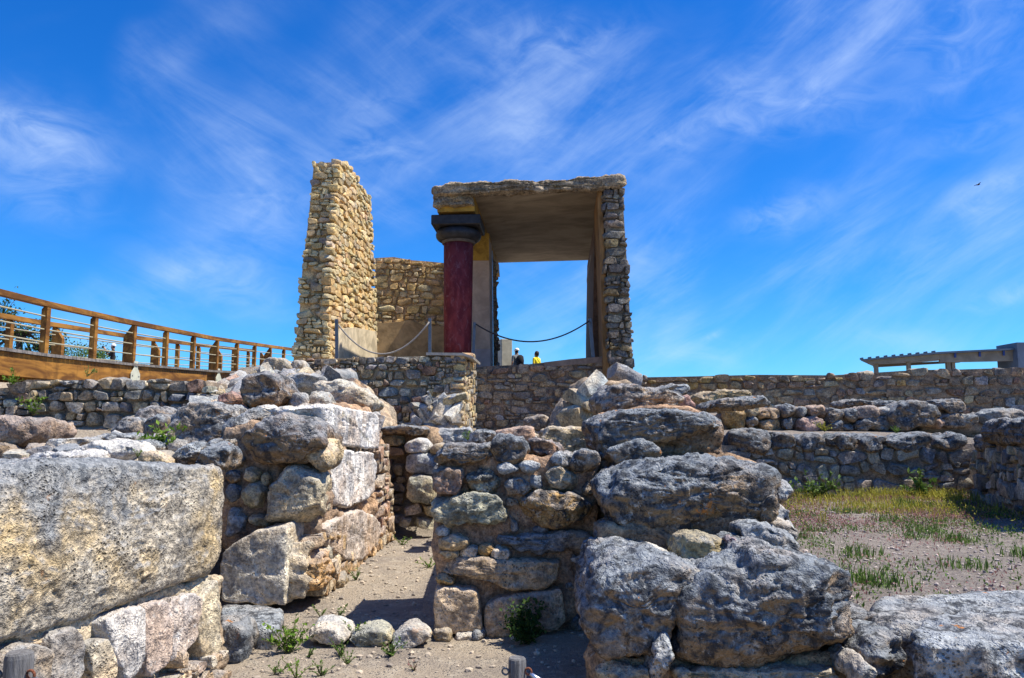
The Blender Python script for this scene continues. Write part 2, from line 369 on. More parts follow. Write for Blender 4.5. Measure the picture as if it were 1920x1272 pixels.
    d = lump * (0.09 * R * fbm(Q / (R * 1.1) * S, 2) + 0.03 * R * fbm(Qw / (R * 0.42) * S * G, 3, 0.55, True))
    # creases and broken steps: sharp grooves where the noise crosses zero, and ledges
    cr = 1 - np.abs(vnoise(Qw / (R * 0.75) * S * np.array((1, 1, 1.7)))); cr2 = 1 - np.abs(vnoise(Qw / (R * 0.30) * S * np.array((1, 1, 1.4)) + 9.1))
    d -= lump * R * (0.075 * np.clip((cr - 0.88) / 0.12, 0, 1) ** 1.5 + 0.045 * np.clip((cr2 - 0.86) / 0.14, 0, 1) ** 1.5)
    tr = fbm(Qw / (R * 0.6) * S * np.array((1, 1, 1.9)) + 4.4, 3) * 4.5; d += lump * 0.036 * R * (np.floor(tr) + np.clip((tr - np.floor(tr)) * 5 - 2, 0, 1))
    fl = max(4.5 * vox, 0.03)
    d += rough * (0.34 * fl * fbm(Q / fl * 0.55 * S * G, 3, 0.65, True) - 0.30 * fl * np.clip(fbm(Q / fl * 0.8 + 5, 2) - 0.15, 0, 1) * 2)
    if grooves: d += grooves * 0.030 * np.minimum(0, fbm(Q * np.array((9, 9, 0.7)), 2, 0.5) + 0.05) * 3
    V = V + nrm * (d * min(1.0, 0.35 + 0.65 * rough))[:, None]
    if np.dot(np.cross(V[Fc[0][1]] - V[Fc[0][0]], V[Fc[0][2]] - V[Fc[0][0]]), d3) < 0:
        Fc = [f[::-1] for f in Fc]
    return obj(name, V, [tuple(int(i) for i in f) for f in Fc], mat, parent, True, color)

# shared small-stone shapes for the rubble walls
def unit_stone(k):
    r = np.random.RandomState(100 + k); n = 5; V = []; key = {}; Fc = []
    lin = np.array((-1, -0.86, -0.36, 0.36, 0.86, 1.0))
    def vid(p):
        kk = tuple(np.round(p, 5))
        if kk not in key: key[kk] = len(V); V.append(np.array(p))
        return key[kk]
    for ax in range(3):
        for sg in (-1, 1):
            for i in range(n):
                for j in range(n):
                    quad = []
                    for a, b in ((i, j), (i + 1, j), (i + 1, j + 1), (i, j + 1)):
                        p = [0, 0, 0]; p[ax] = sg; p[(ax + 1) % 3] = lin[a]; p[(ax + 2) % 3] = lin[b]; quad.append(vid(p))
                    Fc.append(tuple(quad) if sg > 0 else tuple(reversed(quad)))
    V = np.array(V); e = r.uniform(6, 14)
    V = V / (np.abs(V) ** e).sum(1, keepdims=True) ** (1 / e)
    V[:, 0] *= 1 + r.uniform(-0.22, 0.22) * V[:, 2]; V[:, 2] *= 1 + r.uniform(-0.22, 0.22) * V[:, 0]
    for _ in range(9):
        d = r.normal(size=3) * np.array((1, 0.8, 1)); d /= np.linalg.norm(d); lim = r.uniform(0.80, 1.15)
        h = V @ d; V -= np.maximum(0, h - lim)[:, None] * d * 0.95
    l = np.linalg.norm(V, axis=1, keepdims=True)
    V = V * (1 + 0.12 * fbm(V * 1.1 + k * 5.1, 2)[:, None] + 0.08 * fbm(V * 3.1 + k * 9.7, 2)[:, None])
    V /= np.abs(V).max(0); V[:, 1] = np.clip(V[:, 1], -0.70, 0.70) / 0.70; V[:, 1] += 0.05 * fbm(V * 2.3 + k * 3.3, 2)
    return V * 0.5, Fc
UNITS = [unit_stone(k) for k in range(28)]
UMESH = {}
def unit_mesh(k, mat):
    if (k, mat.name) not in UMESH: UMESH[(k, mat.name)] = mesh('stone', UNITS[k][0], UNITS[k][1], mat); UMESH[(k, mat.name)].set_sharp_from_angle(angle=math.radians(38))
    return UMESH[(k, mat.name)]
GREY = [((0.22, 0.23, 0.24), 4), ((0.33, 0.31, 0.26), 3), ((0.42, 0.34, 0.22), 3), ((0.14, 0.15, 0.16), 2.5), ((0.29, 0.18, 0.13), 1), ((0.52, 0.47, 0.38), 1.5)]
HONEY = [((0.66, 0.47, 0.23), 4), ((0.70, 0.55, 0.33), 3), ((0.54, 0.38, 0.20), 3), ((0.60, 0.51, 0.37), 1.5), ((0.42, 0.31, 0.19), 1.2)]
DARK_STONE = [((0.15, 0.145, 0.14), 4), ((0.24, 0.22, 0.20), 3), ((0.30, 0.26, 0.20), 2), ((0.10, 0.10, 0.105), 2), ((0.36, 0.27, 0.14), 0.6)]  # mostly dark grey stone tones, a few tan
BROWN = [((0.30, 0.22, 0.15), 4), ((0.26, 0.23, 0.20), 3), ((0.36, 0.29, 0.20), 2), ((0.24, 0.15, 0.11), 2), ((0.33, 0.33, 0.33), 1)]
TAN = [((0.45, 0.36, 0.22), 3), ((0.36, 0.33, 0.27), 3), ((0.50, 0.44, 0.33), 2), ((0.28, 0.27, 0.25), 2), ((0.36, 0.22, 0.14), 0.8)]
def pick(pal, rn):
    c = rn.choices([p[0] for p in pal], [p[1] for p in pal])[0]; k = rn.uniform(0.78, 1.2)
    return tuple(min(0.85, v * k * rn.uniform(0.95, 1.05)) for v in c)
def inside(p, poly):
    x, y = p; c = False; n = len(poly)
    for i in range(n):
        (x1, y1), (x2, y2) = poly[i], poly[i - 1]
        if (y1 > y) != (y2 > y) and x < (x2 - x1) * (y - y1) / (y2 - y1) + x1: c = not c
    return c
class Masonry:
    """one wall: a mortar core and its stones, each stone an object of its own (past 290, the smallest are joined)"""
    def __init__(s, root, seed): s.root = root; s.rn = random.Random(seed); s.st = []; s.holes = []
    def core(s, px, pl, thick, mat=None, color=(0.36, 0.27, 0.18), inset=0.03, name='mortar_core', dirn=None):
        inset *= 0.35
        u, v, n = frame_of(pl); d3 = -n if dirn is None else np.array(dirn, float)
        mb = MB(); mb.prism([pl.hit(*q) - n * inset for q in px], d3 * thick)
        return mb.build(name, mat or M_MORTAR, s.root, color=color)
    def lay(s, px, pl, ch, wr=(0.9, 2.1), pal=GREY, mat=None, depth=0.3, proud=0.4, gap=1.03, jit=4.0, keep=1.0, split=0.22, sizej=0.12, fit=False, tumble=False):
        rn = s.rn; u, v, n = frame_of(pl); o3 = pl.hit(*px[0])
        p2 = [((w - o3) @ u, (w - o3) @ v) for w in (pl.hit(*q) for q in px)]
        hol = [[((w - o3) @ u, (w - o3) @ v) for w in (pl.hit(*q) for q in hpx)] for hpx in s.holes]
        umin, umax = min(p[0] for p in p2), max(p[0] for p in p2); vmin, vmax = min(p[1] for p in p2), max(p[1] for p in p2)
        if fit:
            def span(x):
                ys = []
                for i in range(len(p2)):
                    (a1, b1), (a2, b2) = p2[i], p2[i - 1]
                    if (a1 > x) != (a2 > x): ys.append(b1 + (b2 - b1) * (x - a1) / (a2 - a1))
                return (min(ys), max(ys)) if len(ys) > 1 else None
            n_r = max(1, round((vmax - vmin) / (sum(ch) / 2))); hs_ = [rn.uniform(*ch) for _ in range(n_r)]; tot = sum(hs_); f0 = 0
            for h_ in hs_:
                f1 = f0 + h_ / tot; x = umin; ph = rn.uniform(0, 9)
                while x < umax - 0.2 * h_:
                    w = h_ * rn.uniform(*wr) if rn.random() > 0.16 else h_ * rn.uniform(0.5, 0.8)
                    sp = span(min(max(x + w / 2, umin + 1e-3), umax - 1e-3))
                    if sp:
                        hh = sp[1] - sp[0]; y0, y1 = sp[0] + f0 * hh, sp[0] + f1 * hh
                        wv = 0.12 * h_ * math.sin(ph + x * 1.1 / h_); y0 += wv * (f0 > 0); y1 += wv if f1 < 0.999 else rn.uniform(-0.35, 0.15) * h_
                        if rn.random() < split and y1 - y0 > 0.6 * h_:
                            f = rn.uniform(0.36, 0.64); g_ = rn.uniform(0.35, 0.65); ym = y0 + (y1 - y0) * f; cells = [(x, y0, w, ym - y0), (x, ym, w * g_, y1 - ym), (x + w * g_, ym, w * (1 - g_), y1 - ym)]
                        else: cells = [(x, y0, w, y1 - y0)]
                        for cx, cy, cw, chh in cells:
                            if chh < 0.04 or rn.random() > keep: continue
                            ctr = o3 + (cx + cw / 2) * u + (cy + chh / 2) * v
                            sz = (cw * gap * (1 + rn.uniform(-sizej, sizej * .7)), depth * rn.uniform(0.75, 1.2), chh * gap * (1 + rn.uniform(-sizej, sizej * .6)))
                            ctr = ctr - n * (sz[1] * (0.5 - proud * 0.5) - rn.uniform(-0.02, 0.03) * depth / 0.3)
                            s.st.append((ctr, sz, (u, -n, v), rn.randrange(len(UNITS)), rn.gauss(0, math.radians(jit)), mat or M_RUBBLE, pick(pal, rn)))
                    x += w
                f0 = f1
            return s
        y = vmin; row = 0
        while y < vmax:
            h = rn.uniform(*ch); vm = min(y + h / 2, vmax - 1e-4); xs = []
            for i in range(len(p2)):
                (a1, b1), (a2, b2) = p2[i], p2[i - 1]
                if (b1 > vm) != (b2 > vm): xs.append(a1 + (a2 - a1) * (vm - b1) / (b2 - b1))
            if len(xs) < 2 or max(xs) - min(xs) < 0.6 * h: y += h; continue
            x, xe = min(xs) - rn.uniform(-0.1, 0.14) * h, max(xs) + rn.uniform(-0.1, 0.14) * h
            ph = rn.uniform(0, 9)
            while x < xe - 0.15 * h:
                w = h * rn.uniform(*wr)
                if rn.random() < 0.16: w = h * rn.uniform(0.45, 0.8)
                if xe - (x + w) < 0.55 * h: w = xe - x
                if rn.random() < split:
                    f = rn.uniform(0.36, 0.64); g_ = rn.uniform(0.35, 0.65)
                    cells = [(x, y, w, h * f), (x, y + h * f, w * g_, h * (1 - f)), (x + w * g_, y + h * f, w * (1 - g_), h * (1 - f))] if w > 1.3 * h else [(x, y, w, h * f), (x, y + h * f, w, h * (1 - f))]
                else: cells = [(x, y, w, h)]
                for cx, cy, cw, chh in cells:
                    mx, my = cx + cw / 2, cy + chh / 2 + 0.18 * h * math.sin(ph + cx * 1.7 / h * 0.5)
                    if not inside((min(max(mx, min(xs) + 0.02), max(xs) - 0.02), my - 0.2 * h), p2) or rn.random() > keep: continue
                    if any(inside((mx, my), hp) for hp in hol): continue
                    sj = 1 + rn.uniform(-sizej, sizej * 0.7)
                    ctr = o3 + mx * u + my * v
                    sz = (cw * gap * sj, depth * rn.uniform(0.75, 1.2), chh * gap * (1 + rn.uniform(-sizej, sizej * 0.6)))
                    ctr = ctr - n * (sz[1] * (0.5 - proud * 0.5) - rn.uniform(-0.02, 0.03) * depth / 0.3)
                    fr = (u, -n, v)
                    if tumble:
                        Q_ = Quaternion((rn.gauss(0, 1), rn.gauss(0, .5), rn.gauss(0, .5), rn.gauss(0, 1))).normalized().to_matrix(); fr = tuple(np.array(Q_ @ Vector(a_)) for a_ in ((1, 0, 0), (0, 1, 0), (0, 0, 1))); sz = (sz[0], max(sz[1], 0.6 * sz[0]), min(sz[2], 0.75 * sz[0]))
                    s.st.append((ctr, sz, fr, rn.randrange(len(UNITS)), rn.gauss(0, math.radians(jit)), mat or M_RUBBLE, pick(pal, rn)))
                x += w
            y += h; row += 1
        return s
    def one(s, px, d, size, pal=GREY, mat=None, rot=0.0):
        s.st.append((at(*px, d), size, (np.array((1., 0, 0)), np.array((0, 1., 0)), np.array((0, 0, 1.))), s.rn.randrange(len(UNITS)), rot, mat or M_RUBBLE, pick(pal, s.rn)))
    def finish(s):
        s.st.sort(key=lambda q: -q[1][0] * q[1][2] / (np.linalg.norm(q[0] - C0) ** 2))
        inv = Matrix.Translation(-Vector(s.root.location))
        rest = MB(); rmat = None
        for i, (c, sz, (u, w, v), k, rot, mat, colr) in enumerate(s.st):
            B = Matrix([[u[a], w[a], v[a]] for a in range(3)]) @ Matrix.Rotation(rot, 3, 'Y')
            M4 = Matrix.Translation(Vector(c)) @ B.to_4x4() @ Matrix.Diagonal((*sz, 1))
            if i < 290:
                o = link('stone', unit_mesh(k, mat), s.root); o.matrix_parent_inverse = inv; o.matrix_basis = M4; o.color = (*colr, 1)
            else:
                A = np.array(M4); rest.add(UNITS[k][0] @ A[:3, :3].T + A[:3, 3], UNITS[k][1]); rmat = mat
        if rest.V:
            o = obj('small_stones', rest.V, rest.F, rmat, s.root, True, s.st[-1][6]); o['kind'] = 'stuff'
#@@STRUCTURE
# ================================================================== THE GROUND
def sst(x, a, b): t = np.clip((x - a) / (b - a), 0, 1); return t * t * (3 - 2 * t)
def ground_z(x, y):
    x = np.asarray(x, float); y = np.asarray(y, float)
    z = 0.012 * np.maximum(0, y - 5.5)
    lerp = lambda z, m, t: z + (t - z) * m
    court = sst(x - 0.23 * (y - 7), 2.0, 2.6) * sst(y, 4.6, 6.5)
    z = lerp(z, court, 0.14 + 0.0 * y)
    # core of the middle ruin, behind the pier and the stacked blocks
    midm = sst(y, 6.7, 6.95) * sst(x, -0.42, -0.3) * (1 - sst(x - 0.23 * (y - 7), 1.75, 2.0))
    z = lerp(z, midm, np.interp(y, [7, 10, 16, 19], [0.95, 1.2, 1.45, 1.55]))
    z = lerp(z, sst(y, 11.5, 11.75) * sst(x, -2.3, -2.1) * (1 - sst(x, -0.4, 0.0)), np.interp(y, [11.5, 15, 19], [1.15, 1.3, 1.5]))
    # left mass
    bx = np.where(y > 10.5, -0.2 * y, -2.1)
    lm = np.maximum((1 - sst(x, -2.9, -2.7)) * sst(y, 2.0, 2.3) * (1 - sst(y, 10, 10.5)), (1 - sst(x, bx - 0.15, bx)) * np.maximum(sst(y, 2.0, 2.3) * (1 - sst(y, 4.8, 5.0)), sst(y, 7.3, 7.6)))
    z = lerp(z, lm, np.interp(y, [5, 8, 10.5, 14, 18], [1.08, 1.25, 1.6, 1.9, 2.4]) * sst(x, -5.2, -4.2) + np.interp(y, [5, 8, 13, 14.2, 30], [1.08, 1.2, 1.3, 2.0, 2.4]) * (1 - sst(x, -5.2, -4.2)))
    # ground between the court and the far wall
    z = lerp(z, sst(y, 17.2, 17.5) * sst(x, 2.0, 3.0), np.interp(y, [17, 20, 25], [1.35, 1.6, 2.1]))
    z = lerp(z, sst(x - 0.0 * y, 10.0, 10.4) * sst(y, 8, 8.4), 1.35 + 0 * y)
    # upper terrace
    z = lerp(z, sst(y, 20.0, 20.2) * (1 - sst(x, -1.6, -1.4)) * sst(x, -7.8, -7.0), 3.2)
    z = lerp(z, sst(y, 22.4, 22.6) * sst(x, -1.6, -1.5) * (1 - sst(x, 3.1, 3.3)), 3.2)
    z = lerp(z, sst(y, 27.3, 27.6) * sst(x, 3.0, 3.2), 3.0)
    z = lerp(z, (1 - sst(x, -14.5, -12.6)) * sst(y, 14.5, 16), 3.5)
    z = lerp(z, (1 - sst(x, -7.6, -7.0)) * sst(y, 34, 37), 3.9)
    z = lerp(z, sst(y, 40, 50), 3.0 + 1.5 * (1 - sst(x, -40, -8)))
    return z
def axis(segs):
    out = []
    for a, b, s in segs: out += list(np.arange(a, b, s))
    return np.array(out + [segs[-1][1]])
gx = axis([(-600, -100, 100), (-100, -20, 10), (-20, -6, 0.3), (-6, 6, 0.09), (6, 14, 0.2), (14, 30, 1), (30, 100, 10), (100, 600, 100)])
gy = axis([(-300, -20, 40), (-20, 0, 2), (0, 3, 0.3), (3, 18, 0.09), (18, 30, 0.15), (30, 42, 1), (42, 100, 8), (100, 900, 100)])
XX, YY = np.meshgrid(gx, gy); zz = ground_z(XX.ravel(), YY.ravel())
GP = np.stack([XX.ravel(), YY.ravel(), np.zeros(XX.size)], 1)
near = (np.abs(GP[:, 0]) < 14) & (GP[:, 1] < 30)
zz = zz + near * (0.05 * fbm(GP * 0.7, 3) + 0.014 * fbm(GP * 5.0, 3, 0.6))
GP[:, 2] = zz
nxg, nyg = len(gx), len(gy)
ii = (np.arange(nyg - 1)[:, None] * nxg + np.arange(nxg - 1)[None]).ravel()
GF = np.stack([ii, ii + 1, ii + 1 + nxg, ii + nxg], 1).tolist()
m, t, b = newmat('dusty_soil')
g = nd(t, 'ShaderNodeNewGeometry'); P = g.outputs['Position']
n1 = noise(t, P, 0.9, 5, 0.6, 0.4); n2 = noise(t, P, 7.0, 7, 0.68); n3 = noise(t, P, 45.0, 6, 0.7)
c = mixc(t, step(t, n1, 0.38, 0.62), (0.39, 0.325, 0.25), (0.27, 0.23, 0.195))
c = mixc(t, step(t, n2, 0.45, 0.72), c, (0.46, 0.40, 0.32))
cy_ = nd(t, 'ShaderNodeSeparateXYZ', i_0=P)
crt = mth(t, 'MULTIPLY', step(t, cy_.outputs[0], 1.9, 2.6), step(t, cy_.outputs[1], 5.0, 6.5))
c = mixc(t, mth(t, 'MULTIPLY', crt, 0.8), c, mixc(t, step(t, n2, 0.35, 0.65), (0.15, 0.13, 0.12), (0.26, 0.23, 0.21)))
vo = nd(t, 'ShaderNodeTexVoronoi', i_Vector=P, i_Scale=38.0)
peb = mth(t, 'MULTIPLY', mth(t, 'SUBTRACT', 1.0, step(t, vo.outputs['Distance'], 0.18, 0.34)), step(t, n2, 0.42, 0.6))
c = mixc(t, mth(t, 'MULTIPLY', peb, 0.55), c, mixc(t, vo.outputs['Color'], (0.22, 0.2, 0.19), (0.62, 0.57, 0.5)))
c = mixc(t, 0.8, c, mixc(t, n3, (0.55, 0.55, 0.55), (1.4, 1.4, 1.4)), 'MULTIPLY')
t.links.new(c, b.inputs['Base Color']); b.inputs['Roughness'].default_value = 0.97
hh = mth(t, 'ADD', mth(t, 'ADD', mth(t, 'MULTIPLY', n2, 0.8), mth(t, 'MULTIPLY', n3, 0.5)), mth(t, 'MULTIPLY', peb, 0.5))
t.links.new(nd(t, 'ShaderNodeBump', i_Strength=1.0, i_Distance=0.06, i_Height=hh).outputs[0], b.inputs['Normal'])
go = obj('ground', GP, GF, MATS['dusty_soil']); go['kind'] = 'structure'; go['label'] = 'dusty beige earth with small stones between the ruined walls'
def gz(x, y): return float(ground_z(x, y))

# ================================================================== THE PORTICO AND THE UPPER WALLS
AX = np.array((0.06, 1.0, 0.0)); YAW = 0.06
def fplane(px, d): p = at(px, 600, d); return Plane(p, (0.06, -1, 0))

# tall wall left of the portico: its broken end faces us, its long honey face turns to the right
tw = thing('rubble_wall', 'tall tapering honey coloured rubble wall rising alone left of the portico', 'wall', tuple(at(590, 668, 20.6)))
TW = Masonry(tw, 11)
p_end = through((545, 668, 20.5), (615, 668, 20.5), (600, 300, 20.7))
p_long = through((613, 668, 20.5), (708, 668, 26.0), (638, 302, 20.7))
end_px = [(588, 303), (636, 300), (634, 345), (626, 400), (620, 470), (616, 560), (617, 672), (545, 672), (549, 640), (556, 610), (560, 540), (566, 480), (578, 420), (582, 360)]
long_px = [(636, 302), (652, 305), (696, 372), (699, 440), (705, 520), (708, 672), (615, 672), (616, 560), (620, 470), (628, 390)]
# the core: a solid between the two faces
b_l = lambda q: at(q[0], q[1], 20.62)
core = MB(); ring = [(588, 306), (634, 303), (628, 390), (619, 480), (613, 560), (612, 680), (549, 680), (560, 600), (566, 510), (578, 410)]
core_pts = [p_end.hit(*q) - p_end.n * 0.03 for q in ring]
far_top = p_long.hit(696, 376); far_bot = p_long.hit(708, 680)
def shear(p):   # follow the long face back to its far edge
    k = (p[2] - far_bot[2]) / (far_top[2] - far_bot[2]); L = (far_bot[1] - 20.5) * (1 - k) + (far_top[1] - 20.75) * k - 0.12; return p + AX * L
n = len(core_pts); core.add(core_pts + [shear(p) for p in core_pts], [tuple(range(n)), tuple(reversed(range(n, 2 * n)))] + [((k + 1) % n, k, n + k, n + (k + 1) % n) for k in range(n)])
core.build('mortar_core', M_MORTAR, tw, color=(0.58, 0.41, 0.21))
TW.lay(end_px, p_end, (0.13, 0.24), (1.1, 2.4), [((0.50, 0.38, 0.21), 3), ((0.36, 0.30, 0.21), 3), ((0.23, 0.20, 0.16), 1.5), ((0.58, 0.48, 0.31), 2)], M_HONEY, depth=0.30, proud=0.55, jit=5, keep=0.95)
TW.lay(long_px, p_long, (0.14, 0.21), (1.3, 3.2), HONEY, M_HONEY, depth=0.22, proud=0.20, jit=3, split=0.1)
TW.finish()
dado = MB(); dp = Plane(p_long.p + p_long.n * 0.08, p_long.n)
q = [dp.hit(*x) for x in ((634, 618), (664, 614), (706, 622), (708, 674), (634, 674))]
M_PLAS = plain('cream_plaster', (0.56, 0.47, 0.33), 0.9, 0.35, 2.5, bump=0.3)
dado.prism(q, -p_long.n * 0.2).build('plaster_dado', M_PLAS, tw)

# back wall behind the column
bw = thing('rubble_wall', 'low honey stone back wall seen between tall wall and red column', 'wall', tuple(at(770, 668, 26.2)))
BW = Masonry(bw, 12); pb = fplane(770, 26.0)
bpx = [(703, 484), (738, 482), (772, 488), (800, 490), (840, 494), (892, 494), (892, 672), (703, 672)]
BW.core(bpx, pb, 0.5, color=(0.46, 0.33, 0.19), inset=0.06)
BW.lay(bpx, pb, (0.17, 0.30), (1.0, 2.2), [((0.62, 0.45, 0.22), 4), ((0.56, 0.39, 0.19), 3), ((0.48, 0.36, 0.23), 2), ((0.64, 0.53, 0.34), 2)], M_HONEY, depth=0.3, proud=0.35, fit=True)
BW.finish()
M_PLAS2 = plain('brown_plaster', (0.42, 0.29, 0.15), 0.9, 0.4, 2.0, bump=0.3)  # mottled brown, darker than the cream plaster
pb2 = Plane(pb.p + pb.n * 0.10, pb.n)
MB().prism([pb2.hit(*x) for x in ((707, 606), (745, 604), (770, 600), (800, 612), (892, 610), (892, 674), (707, 674))], -pb.n * 0.15).build('plaster_dado', M_PLAS2, bw)

# right wall of the portico
rw = thing('rubble_wall', 'tall dark rubble wall carrying the right end of the portico roof', 'wall', tuple(at(1165, 712, 21.6)))
RW = Masonry(rw, 13); pr = fplane(1160, 21.5)
rpx = [(1129, 338), (1150, 331), (1164, 332), (1169, 350), (1173, 420), (1179, 510), (1184, 600), (1191, 716), (1140, 718), (1136, 600), (1130, 450)]
RW.core([(x + (6 if x < 1145 else -2), y) for x, y in rpx], pr, 9.3, inset=0.08, color=(0.22, 0.18, 0.13), dirn=AX / np.linalg.norm(AX))
RW.lay(rpx, pr, (0.17, 0.28), (1.3, 2.4), DARK_STONE, M_DARKST, depth=0.36, proud=0.5, jit=4, split=0.12)
RW.finish()
M_BROWNPL = plain('brown_rendered_jamb', (0.30, 0.16, 0.06), 0.9, 0.5, 5, bump=0.4, stretch=(1, 1, 0.25))
pj = fplane(1130, 21.62)
MB().prism([pj.hit(*x) for x in ((1128, 352), (1133, 450), (1139, 600), (1143, 718), (1132, 718), (1129, 600), (1124, 450), (1120, 358))], AX * 2.2).build('rendered_jamb', M_BROWNPL, rw)
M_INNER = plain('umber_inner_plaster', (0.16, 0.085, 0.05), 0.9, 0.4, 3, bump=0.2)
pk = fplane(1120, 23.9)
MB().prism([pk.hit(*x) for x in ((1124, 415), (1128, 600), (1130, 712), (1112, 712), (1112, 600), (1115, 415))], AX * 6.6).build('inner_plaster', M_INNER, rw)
M_GREYPL = plain('grey_capping_plaster', (0.34, 0.31, 0.27), 0.9, 0.3, 3)
pk2 = fplane(1112, 26.5)
MB().prism([pk2.hit(*x) for x in ((1114, 408), (1116, 492), (1109, 492), (1108, 480))], AX * 4.4).build('ceiling_return', M_GREYPL, rw)

# roof slab
rf = thing('portico_canopy', 'flat concrete portico roof slab with broken stone front edge', 'canopy', tuple(at(1000, 345, 22)))
M_CONC = plain('boarded_concrete', (0.29, 0.245, 0.18), 0.9, 0.3, 1.1, bump=0.25, stretch=(0.6, 1.0, 1), col2=(0.19, 0.155, 0.11))
M_EDGE = stone_mat('broken_concrete_edge', lichen=0.35, pale=0.35, orange=0.0, warm=(0.30, 0.22, 0.12), warmamt=0.6, bump=1.0, fine=0.6, top=0.5, topcol=(0.50, 0.40, 0.30), pits=0.7)
FL, FR, BR, BL = at(816, 366, 21.2), at(1140, 349, 21.45), at(1112, 488, 31.0), at(905, 494, 31.0)
FL2 = at(884, 362, 21.2)
up = np.array((0, 0, 1.0))
slabm = MB(); slabm.hexa([FL + AX * 0.1, FR + AX * 0.1, BR, BL] + [p + up * 0.26 for p in (FL + AX * 0.1, FR + AX * 0.1, BR, BL)]); slabm.build('ceiling_slab', M_CONC, rf)
pe = fplane(980, 21.15)
rock('broken_edge', [(816, 350), (845, 346), (880, 345), (930, 341), (1000, 339), (1060, 337), (1110, 332), (1165, 330), (1167, 346), (1130, 350), (1060, 355), (1000, 357), (940, 358), (890, 361), (850, 363), (817, 363)],
     pe, 0.5, M_EDGE, (0.30, 0.25, 0.19), rf, rough=0.7, vox=0.05, rnd=0.2, bulge=0.0, sharp=0.1, cut=0, lump=1.0)
M_PATCH = plain('white_cement_patch', (0.66, 0.62, 0.54), 0.9, 0.2, 6)
rock('cement_patch', [(838, 346), (848, 346), (856, 356), (912, 353), (914, 357), (856, 362), (842, 361)], fplane(870, 21.1), 0.12, M_PATCH, (0.7, 0.66, 0.6), rf, rough=0.4, vox=0.04, cut=0)

# entablature beam over the column
em = thing('painted_beam', 'yellow ochre painted roof beam with broken end above black capital', 'beam', tuple(at(850, 398, 21.6)))
M_OCHRE = plain('ochre_paint', (0.36, 0.20, 0.03), 0.8, 0.4, 4, bump=0.25)
q0 = [fplane(850, 21.35).hit(*x) for x in ((820, 398), (890, 396), (888, 364), (818, 366))]
MB().prism(q0, AX * 9.4).build('beam_body', M_OCHRE, em)
rock('broken_end', [(814, 364), (850, 362), (886, 361), (888, 383), (850, 384), (815, 386)], fplane(850, 21.2), 0.35, M_EDGE, (0.28, 0.22, 0.15), em, rough=0.8, vox=0.04, rnd=0.15, bulge=0.0, sharp=0.08, cut=0, lump=1.0)

# column
M_RED = newmat('dark_red_paint')
m, t, b = M_RED
g = nd(t, 'ShaderNodeNewGeometry'); mp = nd(t, 'ShaderNodeMapping', i_Vector=g.outputs['Position']); mp.inputs['Scale'].default_value = (1, 1, 0.5)
c = mixc(t, step(t, noise(t, mp.outputs[0], 3.0, 7, 0.65, 0.4), 0.40, 0.66), (0.10, 0.012, 0.018), (0.19, 0.03, 0.032))
c = mixc(t, mth(t, 'MULTIPLY', step(t, noise(t, mp.outputs[0], 8.0, 8, 0.7, 0.6), 0.50, 0.68), 0.55), c, (0.24, 0.10, 0.115))
t.links.new(c, b.inputs['Base Color']); b.inputs['Roughness'].default_value = 0.75
M_BLACK = plain('black_painted_capital', (0.022, 0.022, 0.026), 0.55, 0.5, 5, bump=0.15)
cb = at(858, 664, 22.0); ct = at(860, 457, 22.0)
cl_ = thing('painted_column', 'dark red tapering column with black cushion capital on the parapet', 'column', tuple(cb))
px_m = 22.0 * 1.0 / F
Hs = ct[2] - cb[2]
MB().lathe([(25.5 * px_m, -0.15), (26.0 * px_m, 0.3), (27.2 * px_m, Hs * 0.5), (28.2 * px_m, Hs)], cb, 48).build('shaft', M_RED[0], cl_, True)
MB().lathe([(27.5 * px_m, Hs - 0.03), (31.5 * px_m, Hs - 0.02), (32.5 * px_m, Hs + 0.05), (31.5 * px_m, Hs + 0.12)], cb, 48).build('neck_ring', plain('grey_neck_plaster', (0.09, 0.075, 0.065), 0.9), cl_, True)
prof = [(31 * px_m, Hs + 0.06)] + [((31 + 12.5 * math.sin(a)) * px_m, Hs + 0.04 + 0.18 * (1 - math.cos(a))) for a in np.linspace(0.1, math.pi - 0.5, 14)]
MB().lathe(prof + [(34 * px_m, Hs + 0.40)], cb, 48).build('echinus', M_BLACK, cl_, True)
zt = Hs + 0.38
MB().box((cb[0], cb[1], cb[2] + zt + 0.15), (92 * px_m, 92 * px_m, 0.28), YAW * -1).build('abacus', M_BLACK, cl_, bevel=0.02)

# plastered pier behind the column, below the beam
pp = thing('plastered_pier', 'pinkish plastered wall end standing behind the red column', 'pier', tuple(at(905, 690, 24)))
M_PINK = plain('pink_beige_plaster', (0.46, 0.33, 0.24), 0.9, 0.25, 2.0, bump=0.2)
pf = fplane(900, 24.0)
MB().prism([pf.hit(*x) for x in ((872, 448), (917, 446), (919, 700), (872, 700))], AX * 1.0).build('plaster_face', M_PINK, pp)
MB().prism([pf.hit(*x) - AX * 0.02 for x in ((872, 440), (917, 438), (917, 489), (872, 489))], AX * 0.9).build('ochre_band', M_OCHRE, pp)
MB().prism([pf.hit(*x) - AX * 0.05 for x in ((872, 655), (919.5, 655), (920, 700), (872, 700))], AX * 0.9).build('base_band', plain('lilac_grey_plaster', (0.40, 0.31, 0.28), 0.9, 0.2, 2), pp)
p25 = fplane(925, 25.2)
MB().prism([p25.hit(*x) for x in ((917, 470), (923, 470), (925, 690), (919, 690))], AX * 0.12).build('metal_trim', plain('blue_grey_metal', (0.22, 0.30, 0.40), 0.35, 0.2, 4, metal=0.6, bump=0), pp)
psd = fplane(928, 27.5); PS = Masonry(pp, 14)
PS.core([(905, 490), (930, 490), (934, 690), (905, 690)], psd, 1.2, color=(0.24, 0.18, 0.13))
PS.lay([(916, 490), (933, 490), (937, 690), (916, 690)], psd, (0.22, 0.36), (1.0, 1.8), BROWN, M_DARKST, depth=0.3, proud=0.3)
PS.finish()

